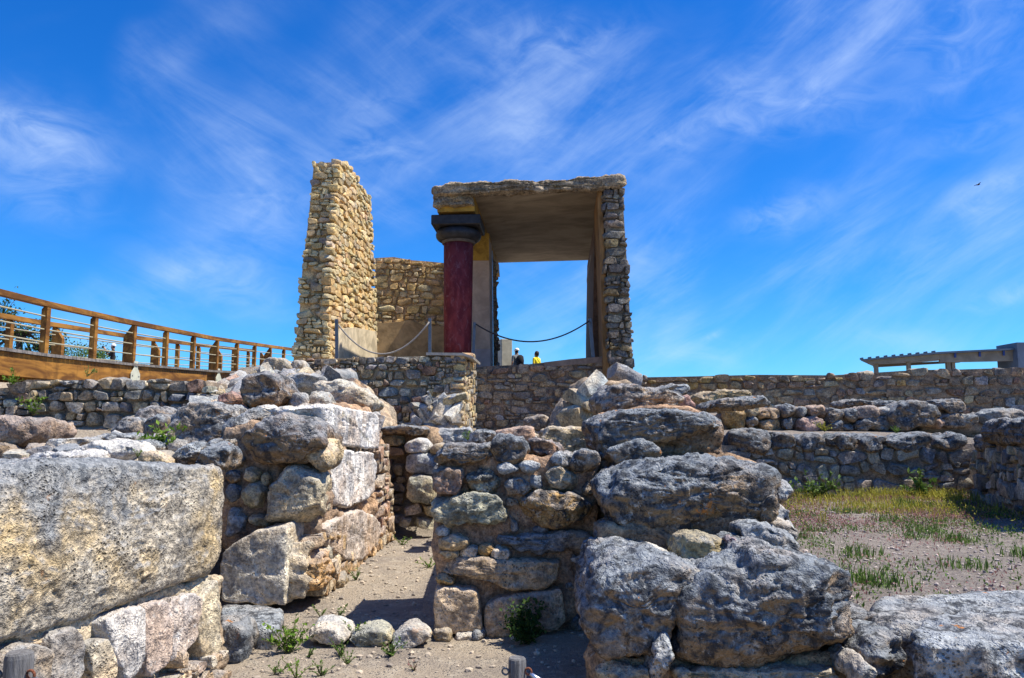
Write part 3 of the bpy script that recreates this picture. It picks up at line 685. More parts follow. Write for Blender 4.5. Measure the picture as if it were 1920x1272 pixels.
# stone wall closing the front of the portico, in the shade
fw = thing('rubble_wall', 'shaded brown rubble wall below the portico opening with flat coping', 'wall', tuple(at(1010, 800, 22)))
FW = Masonry(fw, 15); pfw = fplane(1010, 22.0)
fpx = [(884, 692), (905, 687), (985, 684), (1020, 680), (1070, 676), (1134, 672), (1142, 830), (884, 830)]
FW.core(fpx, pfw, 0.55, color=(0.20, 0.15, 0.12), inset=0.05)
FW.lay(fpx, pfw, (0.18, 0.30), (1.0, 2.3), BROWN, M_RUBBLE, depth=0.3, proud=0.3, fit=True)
FW.finish()
MB().prism([pfw.hit(*x) + pfw.n * 0.06 for x in ((1020, 680), (1070, 674), (1132, 669), (1132, 680), (1070, 685), (1020, 690))], AX * 0.6).build('coping', plain('brown_coping', (0.24, 0.17, 0.13), 0.9, 0.3, 4), fw)

# parapet under the column and tall wall
pw = thing('rubble_wall', 'grey rubble terrace wall with a sunlit corner under the red column', 'wall', tuple(at(750, 800, 19.5)))
PW = Masonry(pw, 16); pp1 = front(19.5); pp2 = through((864, 810, 19.5), (890, 810, 22.0), (866, 665, 19.5))
ppx = [(560, 672), (660, 670), (798, 668), (800, 662), (868, 664), (866, 740), (862, 820), (560, 830)]
PW.core([(560, 674), (660, 671), (800, 668), (867, 668), (862, 830), (560, 830)], pp1, 2.3, color=(0.40, 0.33, 0.23), inset=0.10)
PW.lay(ppx, pp1, (0.16, 0.30), (0.9, 2.1), GREY, M_RUBBLE, depth=0.34, proud=0.45, jit=5, fit=True)
PW.core([(866, 668), (890, 668), (890, 830), (862, 830)], pp2, 0.6, color=(0.44, 0.36, 0.25), inset=0.05)
PW.lay([(865, 667), (889, 667), (889, 815), (862, 815)], pp2, (0.16, 0.26), (1.0, 2.0), TAN, M_HONEY, depth=0.3, proud=0.5)
PW.finish()
MB().prism([front(19.35).hit(*x) for x in ((799, 661), (868, 662), (888, 669), (887, 673), (868, 667), (799, 666))], (0.1, 1.8, 0)).build('coping', M_GREYPL, pw)

# concrete block behind the portico
tag(MB().box((at(946, 668, 33)[0], 33, 3.0 + 1.1), (0.48, 0.6, 2.6), 0.35).build('concrete_block', plain('pale_concrete', (0.42, 0.40, 0.33), 0.9, 0.2, 3), bevel=0.02), 'upright pale concrete block behind the portico beside the capped man', 'block')

# rope barriers
M_POST = plain('dark_grey_metal_post', (0.12, 0.14, 0.17), 0.5, 0.2, 6, metal=0.5, bump=0)
M_ROPE = plain('grey_rope', (0.30, 0.27, 0.24), 0.9, 0.3, 40, bump=0.3)
M_ROPED = plain('dark_rope', (0.035, 0.03, 0.035), 0.9, 0.3, 40, bump=0.3)
def barrier_post(bot, top, d, label, w=0.075):
    r = thing('barrier_post', label, 'post', tuple(at(*bot, d)), 'rope barrier posts')
    a, b_ = at(*bot, d), at(*top, d)
    MB().bar(a - up * 0.1, b_, w, w).build('post_shaft', M_POST, r)
    MB().tube([b_ - up * 0.12 + np.array((0.0, -0.06, 0)), b_ - up * 0.12 + np.array((0.02, -0.09, 0)), b_ - up * 0.16 + np.array((0.02, -0.07, 0))], 0.012, 6).build('rope_eye', M_POST, r)
barrier_post((632, 672), (631, 599), 19.7, 'slim metal barrier post in front of the tall wall')
barrier_post((806, 668), (806, 597), 19.7, 'slim metal barrier post just left of the red column')
barrier_post((886, 692), (890, 605), 21.9, 'leaning metal barrier post just right of the red column')
barrier_post((1113, 672), (1106, 598), 22.1, 'leaning metal barrier post against the right portico wall', 0.09)
def rope(a, b_, low, da, db, mat, label):
    A, B = at(*a, da), at(*b_, db); pts = []; midz = at((a[0] + b_[0]) / 2, low, (da + db) / 2)[2]; sag = (A[2] + B[2]) / 2 - midz
    for k in range(25):
        f = k / 24; p = A + (B - A) * f; p[2] -= sag * (1 - (2 * f - 1) ** 2); pts.append(p)
    tag(MB().tube(pts, 0.022, 6).build('barrier_rope', mat, None, True), label, 'rope', 'barrier ropes')
rope((634, 609), (805, 604), 664, 19.62, 19.62, M_ROPE, 'pale rope sagging between two posts left of the column')
rope((892, 608), (1105, 602), 641, 21.8, 22.0, M_ROPED, 'dark rope sagging across the open portico doorway')

# ================================================================== FAR WALL AND SHED
xw = thing('rubble_wall', 'long brown rubble wall closing the site below the shed roof', 'wall', tuple(at(1560, 790, 27)))
XW = Masonry(xw, 17); px1 = through((1200, 790, 27.5), (1920, 790, 25.5), (1500, 700, 26.6))
xpx = [(1140, 709), (1300, 706), (1420, 703), (1560, 704), (1640, 699), (1720, 694), (1800, 693), (1960, 688), (1960, 830), (1140, 830)]
XW.core(xpx, px1, 0.6, color=(0.27, 0.20, 0.14), inset=0.06)
XW.lay([(1140, 707), (1300, 704), (1420, 700), (1560, 702), (1640, 697), (1720, 692), (1800, 690), (1960, 686), (1960, 722), (1140, 733)], px1, (0.36, 0.46), (0.8, 1.5), BROWN + [((0.44, 0.30, 0.11), 1.5)], M_RUBBLE, depth=0.34, proud=0.35, split=0.1, fit=True)
XW.lay([(1140, 734), (1960, 723), (1960, 800), (1140, 775)], px1, (0.26, 0.42), (0.8, 1.7), BROWN + [((0.40, 0.33, 0.22), 2)], M_RUBBLE, depth=0.3, proud=0.3, split=0.15, fit=True)
XW.finish()

sh = thing('open_shed', 'low open shed with sloping sheet roof beyond the far wall', 'shed', tuple(at(1760, 700, 42)))
M_SHEET = plain('blue_grey_sheet_roof', (0.10, 0.13, 0.17), 0.5, 0.2, 1, bump=0)
M_SHEDW = plain('weathered_fascia', (0.30, 0.24, 0.17), 0.85, 0.25, 1.5, bump=0.1)
D = 42.0
prl = [at(1613, 674, D), at(1760, 660, D), at(1960, 650, D), at(1960, 653.5, D), at(1760, 663.5, D), at(1614, 676.5, D)]
MB().prism(prl, (4.4, 8.0, 0.35)).build('roof_sheet', M_SHEET, sh)
MB().prism([at(1629, 676, D + 0.2), at(1762, 664, D + 0.2), at(1762, 674, D + 0.2), at(1629, 683, D + 0.2)], (0, 0.12, 0)).build('fascia_board', M_SHEDW, sh)
MB().prism([at(1762.5, 664, D + 0.2), at(1960, 654, D + 0.2), at(1960, 676, D + 0.2), at(1762.5, 680, D + 0.2)], (0, 0.12, 0)).build('fascia_board', M_SHEDW, sh)
MB().prism([at(1640, 684, D + 3), at(1800, 676, D + 3), at(1800, 680, D + 3), at(1640, 689, D + 3)], (0, 0.2, 0)).build('tie_beam', M_SHEDW, sh)
for x, w in ((1642, 6), (1703, 6), (1777, 7), (1786, 6)):
    a = at(x, 679, D + 0.5); MB().box((a[0], a[1], (a[2] + 3.0) / 2), (w * D / F, 0.2, a[2] - 3.0 + 0.1)).build('post', M_SHEDW, sh)
a = at(1914, 690, D - 0.3); MB().box((a[0] + 0.6, a[1] + 1, 4.5), (1.3, 1.8, 3.6)).build('end_wall', plain('dark_blue_grey_wall', (0.14, 0.17, 0.22), 0.8, 0.2, 1), sh)
for x, y in ((1791, 660), (1837, 658), (1882, 656)):
    a, b_ = at(x, y, D + 0.1), at(x, y + 11, D + 0.1); MB().bar(b_, a, 0.1, 0.05).build('bracket', plain('blue_bracket', (0.03, 0.06, 0.22), 0.5, bump=0) if 'blue_bracket' not in MATS else MATS['blue_bracket'], sh)
for k in range(10):
    x = 1617 + k * 15; y = 673.6 - (x - 1613) * 0.0952; a = at(x, y, D + 0.05); MB().box((a[0], a[1] + 0.1, a[2] + 0.02), (0.07, 0.3, 0.1)).build('sheet_rib', M_SHEET, sh)

# ================================================================== WOODEN WALKWAY
wk = thing('wooden_walkway', 'honey brown raised wooden walkway with post and rod railings', 'walkway', (-10.7, 22, 2.4))
m, t, b = newmat('honey_timber')
g = nd(t, 'ShaderNodeNewGeometry'); mp = nd(t, 'ShaderNodeMapping', i_Vector=g.outputs['Position']); mp.inputs['Scale'].default_value = (2, 0.35, 1.6)
c = mixc(t, step(t, noise(t, mp.outputs[0], 2.2, 7, 0.65, 0.8), 0.38, 0.64), (0.12, 0.05, 0.014), (0.36, 0.17, 0.035))
mp2 = nd(t, 'ShaderNodeMapping', i_Vector=g.outputs['Position']); mp2.inputs['Scale'].default_value = (3, 1.4, 0.35)
c = mixc(t, mth(t, 'MULTIPLY', step(t, noise(t, mp2.outputs[0], 3.0, 6, 0.6, 0.5), 0.5, 0.72), 0.55), c, (0.10, 0.045, 0.012))
t.links.new(c, b.inputs['Base Color']); b.inputs['Roughness'].default_value = 0.7
M_WOOD = m
M_DECK = plain('grey_deck_plank', (0.20, 0.18, 0.17), 0.9, 0.4, 6, bump=0.2)
M_ROD = plain('pale_galvanised_rod', (0.42, 0.38, 0.26), 0.5, 0.15, 6, metal=0.2, bump=0)
M_SHOE = plain('pale_grey_steel_shoe', (0.50, 0.51, 0.42), 0.6, 0.15, 6, bump=0)
zr = lambda d: float(np.interp(d, [8, 14.6, 15.9, 19.25, 24.9, 30.9, 37], [4.05, 4.15, 4.17, 4.28, 4.54, 4.93, 5.35]))
zd = lambda d: zr(d) - 1.08
xn = lambda d: -9.6 + 0.0 * d; xf = lambda d: -11.9 + 0.0 * d
DS = [12.3 + 0.3 * k for k in range(80)]; DS = [d for d in DS if d <= 36]
def along(xfn, zfn, w, h, name, d0=12.3, d1=36.0, mat=None):
    mb = MB(); ds = [d for d in DS if d0 <= d <= d1][::2]
    V = []; Fc = []
    for d in ds:
        x, z = xfn(d), zfn(d); V += [(x - w / 2, d, z - h / 2), (x + w / 2, d, z - h / 2), (x + w / 2, d, z + h / 2), (x - w / 2, d, z + h / 2)]
    for k in range(len(ds) - 1):
        for a in range(4): Fc.append((4 * k + a, 4 * k + (a + 1) % 4, 4 * k + 4 + (a + 1) % 4, 4 * k + 4 + a))
    Fc += [(3, 2, 1, 0), tuple(4 * (len(ds) - 1) + a for a in range(4))]
    return mb.add(V, Fc).build(name, mat or M_WOOD, wk)
along(xn, lambda d: zr(d) - 0.05, 0.16, 0.11, 'handrail'); along(xf, lambda d: zr(d) - 0.05, 0.16, 0.11, 'handrail')
along(lambda d: xn(d) + 0.02, lambda d: zd(d) - 0.29, 0.14, 0.44, 'edge_beam', 12.3, 24.6)
along(lambda d: xn(d) - 0.1, lambda d: zd(d) - 0.24, 0.12, 0.34, 'edge_beam', 24.6, 36)
along(xf, lambda d: zd(d) - 0.29, 0.14, 0.44, 'edge_beam')
along(lambda d: -10.7, lambda d: zd(d) - 0.32, 0.2, 0.40, 'middle_beam')
for hgt in (0.24, 0.50, 0.77):
    for xq in (xn, xf):
        mb = MB(); mb.tube([(xq(d) + 0.02, d, zd(d) + hgt) for d in DS[::3]], 0.017, 6); mb.build('rail_rod', M_ROD, wk, True)
plank = None
for k in range(150):
    d = 12.4 + 0.157 * k
    if plank is None: plank = mesh('plank', *(lambda q: (q.V, q.F))(MB().box((0, 0, 0), (2.56, 0.148, 0.06))), M_DECK, False)
    o = link('plank', plank, wk); o.matrix_parent_inverse = Matrix.Translation(-Vector(wk.location)); o.location = (-10.73, d, zd(d) - 0.03)
k0 = -2
for side, xq in ((1, xn), (-1, xf)):
    for k in range(-2, 12):
        d = (15.9 if side > 0 else 16.5) + 1.86 * k
        wide = (k - 2) % 3 == 0
        zb, ztp = zd(d) + (0.0 if not wide else -0.05), zr(d) - 0.105
        x = xq(d); w = 0.13; L = 0.27 if wide else 0.12; s_ = -side
        # side outline in X: straight on the walkway's outer side, the top corner cut away inside
        poly = [(x + side * 0.07, d - w / 2, zb), (x + side * 0.07, d - w / 2, ztp), (x + side * 0.07 - side * 0.07, d - w / 2, ztp), (x + side * 0.07 - side * L, d - w / 2, ztp - (0.30 if wide else 0.06)), (x + side * 0.07 - side * L, d - w / 2, zb)]
        p = MB().prism(poly, (0, w, 0)).build('post', M_WOOD, wk)
        if wide and side > 0:
            xs = x + 0.115; q = [(xs, d - 0.10, zd(d) + 0.06), (xs, d + 0.10, zd(d) + 0.06), (xs, d + 0.10, zd(d) - 0.12), (xs, d + 0.24, zd(d) - 0.26), (xs, d + 0.24, zd(d) - 0.54), (xs, d - 0.24, zd(d) - 0.54), (xs, d - 0.24, zd(d) - 0.26), (xs, d - 0.10, zd(d) - 0.12)]
            MB().prism(q, (0.012, 0, 0)).build('steel_shoe', M_SHOE, p)
            for yy in (-0.17, 0.17): MB().box((xs + 0.014, d + yy, zd(d) - 0.32), (0.012, 0.035, 0.035)).build('bolt', M_POST, p)
            MB().box((x - 0.15, d, zd(d) - 1.1), (0.18, 0.18, 1.2)).build('support_leg', M_WOOD, wk)
            MB().box((x - 2.1, d, zd(d) - 1.1), (0.18, 0.18, 1.2)).build('support_leg', M_WOOD, wk)
#@@RUINS
# ================================================================== THE RUINS IN FRONT
dk, gr, lg, wh = (0.115, 0.13, 0.15), (0.185, 0.205, 0.23), (0.33, 0.35, 0.37), (0.64, 0.62, 0.58)
tn, oc, rd, pk, gn, br = (0.46, 0.37, 0.24), (0.44, 0.28, 0.11), (0.30, 0.17, 0.13), (0.44, 0.29, 0.21), (0.36, 0.35, 0.26), (0.27, 0.20, 0.14)
def single(name, label, cat, px, pl, thick, mat, color, group=None, **kw):
    return tag(rock(name, px, pl, thick, mat, color, None, **kw), label, cat, group)

# ---- middle pier
pi_ = thing('masonry_pier', 'square rubble and mortar pier in the middle of the foreground', 'pier', tuple(at(970, 1200, 6.0)))
def pst(z, d, th, mat, colr, **kw): rock('stone', zG(*z), front(d), th, mat, colr, pi_, **kw)
rock('mortar_core', zG((105, 200), (300, 190), (500, 200), (700, 210), (890, 215), (885, 500), (870, 800), (730, 1090), (400, 1092), (100, 1060), (112, 700), (100, 500), (105, 350)), front(6.12), 0.95, M_MORTAR, (0.33, 0.22, 0.15), pi_, rough=0.6, rnd=0.12, bulge=0.0, back=0.98, sharp=0.08, cut=0)
PIER = [
 (((92, 185), (150, 145), (300, 150), (390, 130), (370, 190), (280, 230), (130, 235), (95, 210)), 6.00, .6, M_ROCK, dk, dict(strata=1.6)),
 (((358, 190), (390, 120), (450, 95), (520, 110), (548, 165), (530, 215), (440, 222), (370, 218)), 6.05, .4, M_ROCK, dk, {}),
 (((548, 130), (600, 115), (700, 145), (715, 170), (650, 205), (560, 205), (545, 170)), 6.2, .4, M_ROCK, rd, {}),
 (((650, 225), (690, 185), (760, 180), (745, 240), (690, 250)), 6.05, .3, M_ROCK, lg, {}),
 (((755, 210), (800, 175), (870, 175), (890, 210), (870, 255), (790, 270), (755, 250)), 6.0, .35, M_ROCK, gr, {}),
 (((385, 245), (440, 228), (500, 240), (495, 270), (395, 272)), 6.03, .3, M_PALE, lg, {}),
 (((503, 235), (560, 225), (612, 235), (605, 255), (520, 270)), 6.03, .3, M_PALE, lg, {}),
 (((85, 280), (120, 255), (200, 250), (222, 275), (222, 360), (180, 385), (110, 380), (85, 340)), 6.0, .4, M_RUBBLE, (0.27, 0.18, 0.14), {}),
 (((240, 310), (280, 270), (350, 255), (395, 290), (400, 350), (360, 380), (290, 375), (250, 350)), 6.04, .3, M_ROCK, gn, {}),
 (((428, 335), (460, 300), (520, 305), (570, 335), (575, 370), (500, 390), (435, 378)), 6.04, .3, M_ROCK, lg, {}),
 (((552, 300), (590, 282), (615, 300), (618, 345), (575, 345)), 6.05, .3, M_RUBBLE, gr, {}),
 (((618, 280), (670, 252), (740, 255), (785, 300), (778, 355), (700, 362), (640, 350), (622, 310)), 6.03, .35, M_RUBBLE, tn, {}),
 (((808, 335), (850, 300), (900, 300), (905, 360), (870, 390), (815, 375)), 6.1, .3, M_ROCK, br, {}),
 (((90, 410), (150, 395), (300, 385), (400, 390), (430, 480), (410, 515), (300, 525), (120, 535), (90, 520)), 6.0, .5, M_RUBBLE, gn, dict(strata=2.0, sharp=0.12)),
 (((500, 450), (540, 405), (620, 370), (700, 385), (800, 395), (855, 430), (860, 490), (800, 530), (640, 535), (540, 510)), 5.98, .5, M_ROCK, oc, dict(bulge=0.2)),
 (((430, 410), (480, 400), (500, 430), (445, 440)), 6.08, .2, M_RUBBLE, br, {}),
 (((448, 480), (470, 472), (498, 560), (475, 572), (460, 550)), 6.08, .2, M_PALE, lg, {}),
 (((565, 545), (600, 540), (640, 548), (620, 580), (580, 570)), 6.09, .2, M_RUBBLE, gr, {}),
 (((400, 590), (500, 600), (640, 570), (800, 575), (865, 590), (860, 630), (760, 660), (620, 672), (500, 650), (400, 620)), 6.04, .4, M_PALE, gr, dict(strata=2.0)),
 (((100, 560), (130, 540), (165, 550), (165, 580), (110, 585)), 6.04, .25, M_PALE, lg, {}),
 (((105, 605), (180, 580), (250, 605), (230, 640), (150, 655), (108, 640)), 6.0, .3, M_PALE, tn, {}),
 (((105, 660), (160, 655), (210, 672), (200, 690), (110, 690)), 6.03, .3, M_PALE, tn, {}),
 (((218, 660), (260, 642), (298, 650), (300, 695), (225, 690)), 6.03, .25, M_PALE, wh, {}),
 (((312, 635), (345, 627), (370, 645), (355, 675), (315, 672)), 6.05, .2, M_RUBBLE, oc, {}),
 (((365, 680), (395, 635), (450, 655), (455, 695), (380, 695)), 6.03, .25, M_PALE, wh, {}),
 (((105, 705), (200, 692), (400, 702), (560, 705), (680, 695), (695, 760), (690, 810), (600, 838), (380, 838), (300, 800), (180, 780), (110, 770)), 6.0, .6, M_RUBBLE, (0.40, 0.30, 0.20), dict(strata=1.6, rough=0.6)),
 (((738, 680), (800, 665), (832, 680), (825, 710), (750, 720)), 6.05, .3, M_RUBBLE, lg, {}),
 (((98, 790), (140, 780), (190, 810), (150, 828), (105, 825)), 6.02, .25, M_RUBBLE, oc, {}),
 (((90, 850), (150, 835), (290, 850), (318, 1000), (320, 1040), (190, 1055), (130, 1045), (92, 1040)), 5.98, .6, M_PALE, (0.50, 0.38, 0.26), dict(rough=0.6, sharp=0.1, bulge=0.03, lump=0.25, cut=0)),
 (((342, 930), (400, 890), (520, 870), (600, 860), (700, 850), (720, 1000), (680, 1040), (420, 1080), (345, 1085)), 6.0, .6, M_PALE, (0.44, 0.33, 0.24), dict(rough=0.6, sharp=0.1, bulge=0.03, lump=0.25, cut=0)),
 (((85, 1060), (130, 1042), (170, 1075), (150, 1105), (95, 1105)), 5.88, .25, M_PALE, tn, {}),
 (((195, 1075), (240, 1062), (278, 1072), (250, 1095), (200, 1092)), 5.92, .2, M_PALE, wh, {}),
 (((280, 1060), (310, 1045), (330, 1065), (320, 1085), (290, 1090)), 5.92, .2, M_PALE, gr, {}),
 (((725, 800), (850, 790), (860, 840), (740, 845)), 6.12, .3, M_ROCK, gr, {}), (((830, 710), (870, 700), (880, 770), (835, 770)), 6.1, .3, M_ROCK, gr, {}),
 (((730, 870), (800, 860), (840, 900), (800, 950), (735, 950)), 6.14, .3, M_ROCK, br, {}), (((760, 970), (850, 960), (860, 1050), (780, 1060)), 6.1, .3, M_ROCK, gr, {}),
 (((890, 560), (930, 520), (960, 560), (960, 640), (900, 690), (885, 620)), 6.3, .3, M_ROCK, gr, {}), (((880, 420), (930, 400), (950, 500), (900, 530)), 6.35, .3, M_ROCK, br, {})]
for z, d, th, mt, cc, kw in PIER: pst(z, d, th, mt, cc, **kw)

# ---- the stacked blocks right of the pier
H = [
 ('weathered_block', 'jagged grey block with orange crust topping the right hand stack', ((90, 120), (130, 45), (200, 55), (300, 75), (440, 85), (470, 115), (440, 140), (300, 150), (180, 165), (105, 185)), 7.6, 1.0, M_ROCK, (0.30, 0.25, 0.21), dict(strata=1.8)),
 ('weathered_block', 'overhanging dark grey slab third from the bottom of the stack', ((68, 225), (110, 195), (190, 165), (330, 155), (480, 160), (560, 155), (620, 165), (645, 190), (628, 216), (540, 236), (440, 256), (350, 282), (250, 312), (115, 340), (85, 300)), 6.2, 1.0, M_ROCK, dk, dict(strata=1.5)),
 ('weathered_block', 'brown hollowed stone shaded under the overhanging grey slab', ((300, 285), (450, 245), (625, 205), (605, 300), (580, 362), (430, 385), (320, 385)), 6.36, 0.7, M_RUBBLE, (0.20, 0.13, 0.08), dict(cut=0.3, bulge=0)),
 ('weathered_block', 'small crusted grey wedge under the left of the overhanging slab', ((112, 345), (200, 300), (300, 268), (348, 312), (338, 350), (210, 388), (122, 395)), 6.12, 0.7, M_ROCK, gr, {}),
 ('weathered_block', 'long rounded dark grey boulder second from the bottom of the stack', ((110, 490), (130, 440), (200, 410), (400, 370), (620, 350), (720, 365), (790, 400), (825, 420), (845, 480), (832, 570), (760, 612), (600, 630), (480, 645), (380, 690), (240, 715), (180, 690), (150, 610), (120, 540)), 5.4, 0.9, M_ROCK, dk, dict(bulge=0.14, cut=0.45, rnd=0.3)),
 ('weathered_block', 'left half of the split grey boulder at the foot of the stack', ((85, 800), (110, 775), (200, 762), (300, 775), (420, 800), (520, 832), (545, 855), (500, 890), (450, 930), (436, 980), (400, 1060), (345, 1140), (322, 1215), (200, 1212), (150, 1200), (105, 1160), (60, 1100), (45, 1040), (50, 950), (72, 880)), 4.5, 1.1, M_ROCK, gr, dict(bulge=0.10, cut=0.45, rnd=0.3)),
 ('weathered_block', 'broad right half of the split grey boulder nearest the camera', ((462, 915), (560, 850), (680, 810), (760, 755), (850, 760), (950, 800), (1080, 830), (1180, 880), (1235, 950), (1225, 1040), (1200, 1100), (1140, 1190), (1060, 1222), (900, 1232), (700, 1228), (560, 1228), (480, 1212), (445, 1190), (458, 1110), (435, 1030), (446, 960)), 4.42, 1.1, M_ROCK, gr, dict(bulge=0.14, cut=0.45, rnd=0.3)),
 ('wedge_stone', 'yellowish chunk wedged between the two lowest boulders of the stack', ((440, 725), (480, 692), (560, 690), (640, 720), (690, 750), (690, 790), (640, 822), (560, 830), (490, 805), (450, 775)), 4.95, 0.5, M_RUBBLE, (0.40, 0.33, 0.18), dict(bulge=0.2)),
 ('wedge_stone', 'smooth grey stone right of the yellowish chunk in the stack', ((708, 650), (760, 640), (850, 660), (900, 690), (942, 765), (880, 790), (790, 790), (730, 790), (715, 700)), 5.0, 0.6, M_ROCK, lg, {}),
 ('wedge_stone', 'pale knobbly stone at the stack edge above the grassy court', ((790, 640), (850, 605), (920, 640), (948, 665), (930, 720), (870, 700), (810, 680)), 5.6, 0.5, M_PALE, lg, {}),
 ('wedge_stone', 'white flat flake under the second boulder of the stack', ((235, 775), (290, 755), (350, 750), (425, 785), (400, 800), (250, 800)), 4.9, 0.4, M_PALE, wh, {}),
 ('wedge_stone', 'small purple pebble on the mortar beneath the second boulder', ((622, 695), (650, 680), (672, 708), (645, 722)), 4.93, 0.12, M_RUBBLE, (0.24, 0.17, 0.19), {}),
 ('wedge_stone', 'small angular grey shim in the lower crack of the split boulder', ((330, 1155), (385, 1100), (402, 1150), (380, 1220), (360, 1290), (310, 1290), (325, 1220)), 4.38, 0.4, M_ROCK, lg, {}),
 ('wedge_stone', 'rounded pale stone at the lower right foot of the split boulder', ((1165, 1240), (1205, 1200), (1258, 1235), (1268, 1300), (1170, 1300)), 4.25, 0.4, M_PALE, lg, {}),
 ('wedge_stone', 'upright brown stone packed behind the second boulder, right end', ((775, 530), (830, 510), (850, 560), (835, 610), (785, 622)), 5.35, 0.5, M_ROCK, br, {}),
 ('wedge_stone', 'grey lump right of the second boulder, upper of two', ((842, 470), (880, 448), (905, 480), (895, 545), (850, 550)), 6.3, 0.6, M_ROCK, lg, {}),
 ('wedge_stone', 'pale lump right of the second boulder, lower of two', ((842, 565), (885, 556), (902, 590), (900, 625), (850, 618)), 6.1, 0.6, M_PALE, lg, {}),
 ('wedge_stone', 'narrow grey stone filling the gap left of the second boulder', ((95, 650), (140, 630), (200, 690), (195, 770), (110, 775), (92, 710)), 5.5, 0.4, M_ROCK, gr, {})]
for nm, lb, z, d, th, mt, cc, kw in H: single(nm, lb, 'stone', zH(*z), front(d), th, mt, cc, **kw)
mt_ = thing('mortar_bed', 'crumbly brown mortar and chips packed between the stacked right hand blocks', 'mortar', tuple(at(1300, 1260, 4.8)))
rock('mortar', zH((110, 640), (300, 640), (700, 600), (800, 640), (720, 780), (640, 830), (420, 830), (300, 800), (110, 790)), front(5.4), 0.7, M_MORTAR, (0.25, 0.19, 0.135), mt_, rough=0.8, bulge=0, cut=0)
rock('mortar', zH((100, 370), (300, 350), (620, 340), (760, 380), (700, 420), (400, 440), (120, 460)), front(6.3), 0.9, M_MORTAR, (0.28, 0.20, 0.14), mt_, rough=0.8, bulge=0, cut=0)
rock('mortar', zH((110, 170), (300, 140), (480, 140), (560, 190), (400, 200), (100, 240)), front(7.3), 0.9, M_MORTAR, (0.38, 0.25, 0.17), mt_, rough=0.8, bulge=0, cut=0)
rock('mortar', zH((95, 1150), (320, 1200), (700, 1210), (1140, 1170), (1180, 1300), (1100, 1420), (95, 1420)), front(4.6), 0.9, M_MORTAR, (0.42, 0.28, 0.17), mt_, rough=0.8, bulge=0, cut=0)
rock('footing_stone', zH((400, 1252), (600, 1240), (850, 1245), (1120, 1240), (1130, 1330), (400, 1340)), front(4.45), 0.6, M_PALE, tn, mt_)
rock('footing_stone', zH((95, 1225), (200, 1222), (310, 1235), (315, 1340), (100, 1340)), front(4.5), 0.6, M_PALE, tn, mt_)

# ---- slabs at the lower right
single('stone_slab', 'flat lichen spotted slab lying along the edge of the court', 'stone', zR((530, 930), (560, 900), (700, 888), (900, 880), (1100, 866), (1300, 862), (1330, 960), (1100, 956), (860, 975), (800, 1015), (650, 1010), (550, 995)), level(0.44), 0.4, M_ROCK, lg, lump=0.14, cut=0, rough=0.9, rnd=0.25, bulge=0.02, vox=0.02)
single('stone_slab', 'big square grey slab in the lower right corner', 'stone', zR((728, 1060), (790, 1005), (1000, 962), (1300, 945), (1420, 1000), (1420, 1120), (1000, 1112), (800, 1100), (740, 1085)), level(0.50), 0.55, M_ROCK, lg, lump=0.14, cut=0, rough=0.9, rnd=0.10, bulge=0.0, vox=0.018, sharp=0.06)
single('weathered_block', 'shadowed lump in the cleft left of the big corner slab', 'stone', zR((500, 1150), (580, 1100), (690, 1090), (725, 1180), (690, 1290), (560, 1290)), front(4.35), 0.6, M_ROCK, gr)
single('weathered_block', 'knobbly dark stone between split boulder and flat court slab', 'stone', zR((500, 1020), (560, 990), (640, 1020), (650, 1060), (600, 1100), (515, 1125)), front(4.7), 0.5, M_ROCK, dk)
single('wedge_stone', 'small brown pebble on the flat court slab', 'stone', zR((605, 965), (630, 950), (655, 965), (640, 992), (612, 990)), front(4.95), 0.1, M_RUBBLE, (0.34, 0.20, 0.08))

# ---- court back wall with its cap stones, and the wall on its right
cw = thing('rubble_wall', 'low grey wall with thick cap stones behind the grassy court', 'wall', tuple(at(1600, 935, 17)))
CW = Masonry(cw, 21); pc = front(16.9)
CW.core(zR((-420, 190), (1010, 180), (1030, 470), (-420, 470)), pc, 0.6, color=(0.33, 0.26, 0.20), inset=0.05)
CW.lay(zR((-420, 200), (1000, 195), (1010, 450), (-420, 450)), pc, (0.18, 0.34), (0.8, 1.9), [((0.27, 0.27, 0.27), 3), ((0.36, 0.31, 0.24), 3), ((0.20, 0.20, 0.21), 2), ((0.42, 0.38, 0.31), 2)], M_RUBBLE, depth=0.34, proud=0.4, jit=9, split=0.3)
CW.finish()
for z in (((-110, 120), (-20, 115), (60, 118), (72, 200), (10, 228), (-100, 215)), ((60, 130), (180, 138), (205, 190), (150, 214), (90, 215), (65, 180)), ((190, 150), (300, 135), (325, 170), (318, 202), (210, 212)), ((322, 142), (440, 140), (478, 170), (470, 212), (330, 207)),
          ((480, 142), (600, 135), (622, 165), (590, 212), (490, 217)), ((604, 165), (690, 140), (760, 135), (815, 150), (802, 202), (680, 217), (620, 212)), ((815, 147), (950, 135), (985, 160), (940, 202), (820, 200))):
    rock('cap_stone', zR(*z), front(16.8), 0.8, M_ROCK, random.Random(len(z) + z[0][0]).choice([dk, gr, gr]), cw, vox=0.05)
rwl = thing('rubble_wall', 'shaded wall end with dark cap boulder at the right edge', 'wall', tuple(at(1880, 960, 14)))
RWL = Masonry(rwl, 22); prw = through((1828, 950, 16.0), (1960, 975, 11.5), (1828, 800, 16.0))
RWL.core([(1828, 815), (1990, 795), (1990, 1000), (1828, 950)], prw, 1.2, color=(0.26, 0.21, 0.17), inset=0.06)
RWL.lay([(1828, 830), (1990, 830), (1990, 985), (1828, 945)], prw, (0.2, 0.34), (0.8, 1.8), GREY + [((0.42, 0.34, 0.25), 2)], M_RUBBLE, depth=0.34, proud=0.4, jit=12)
RWL.finish()
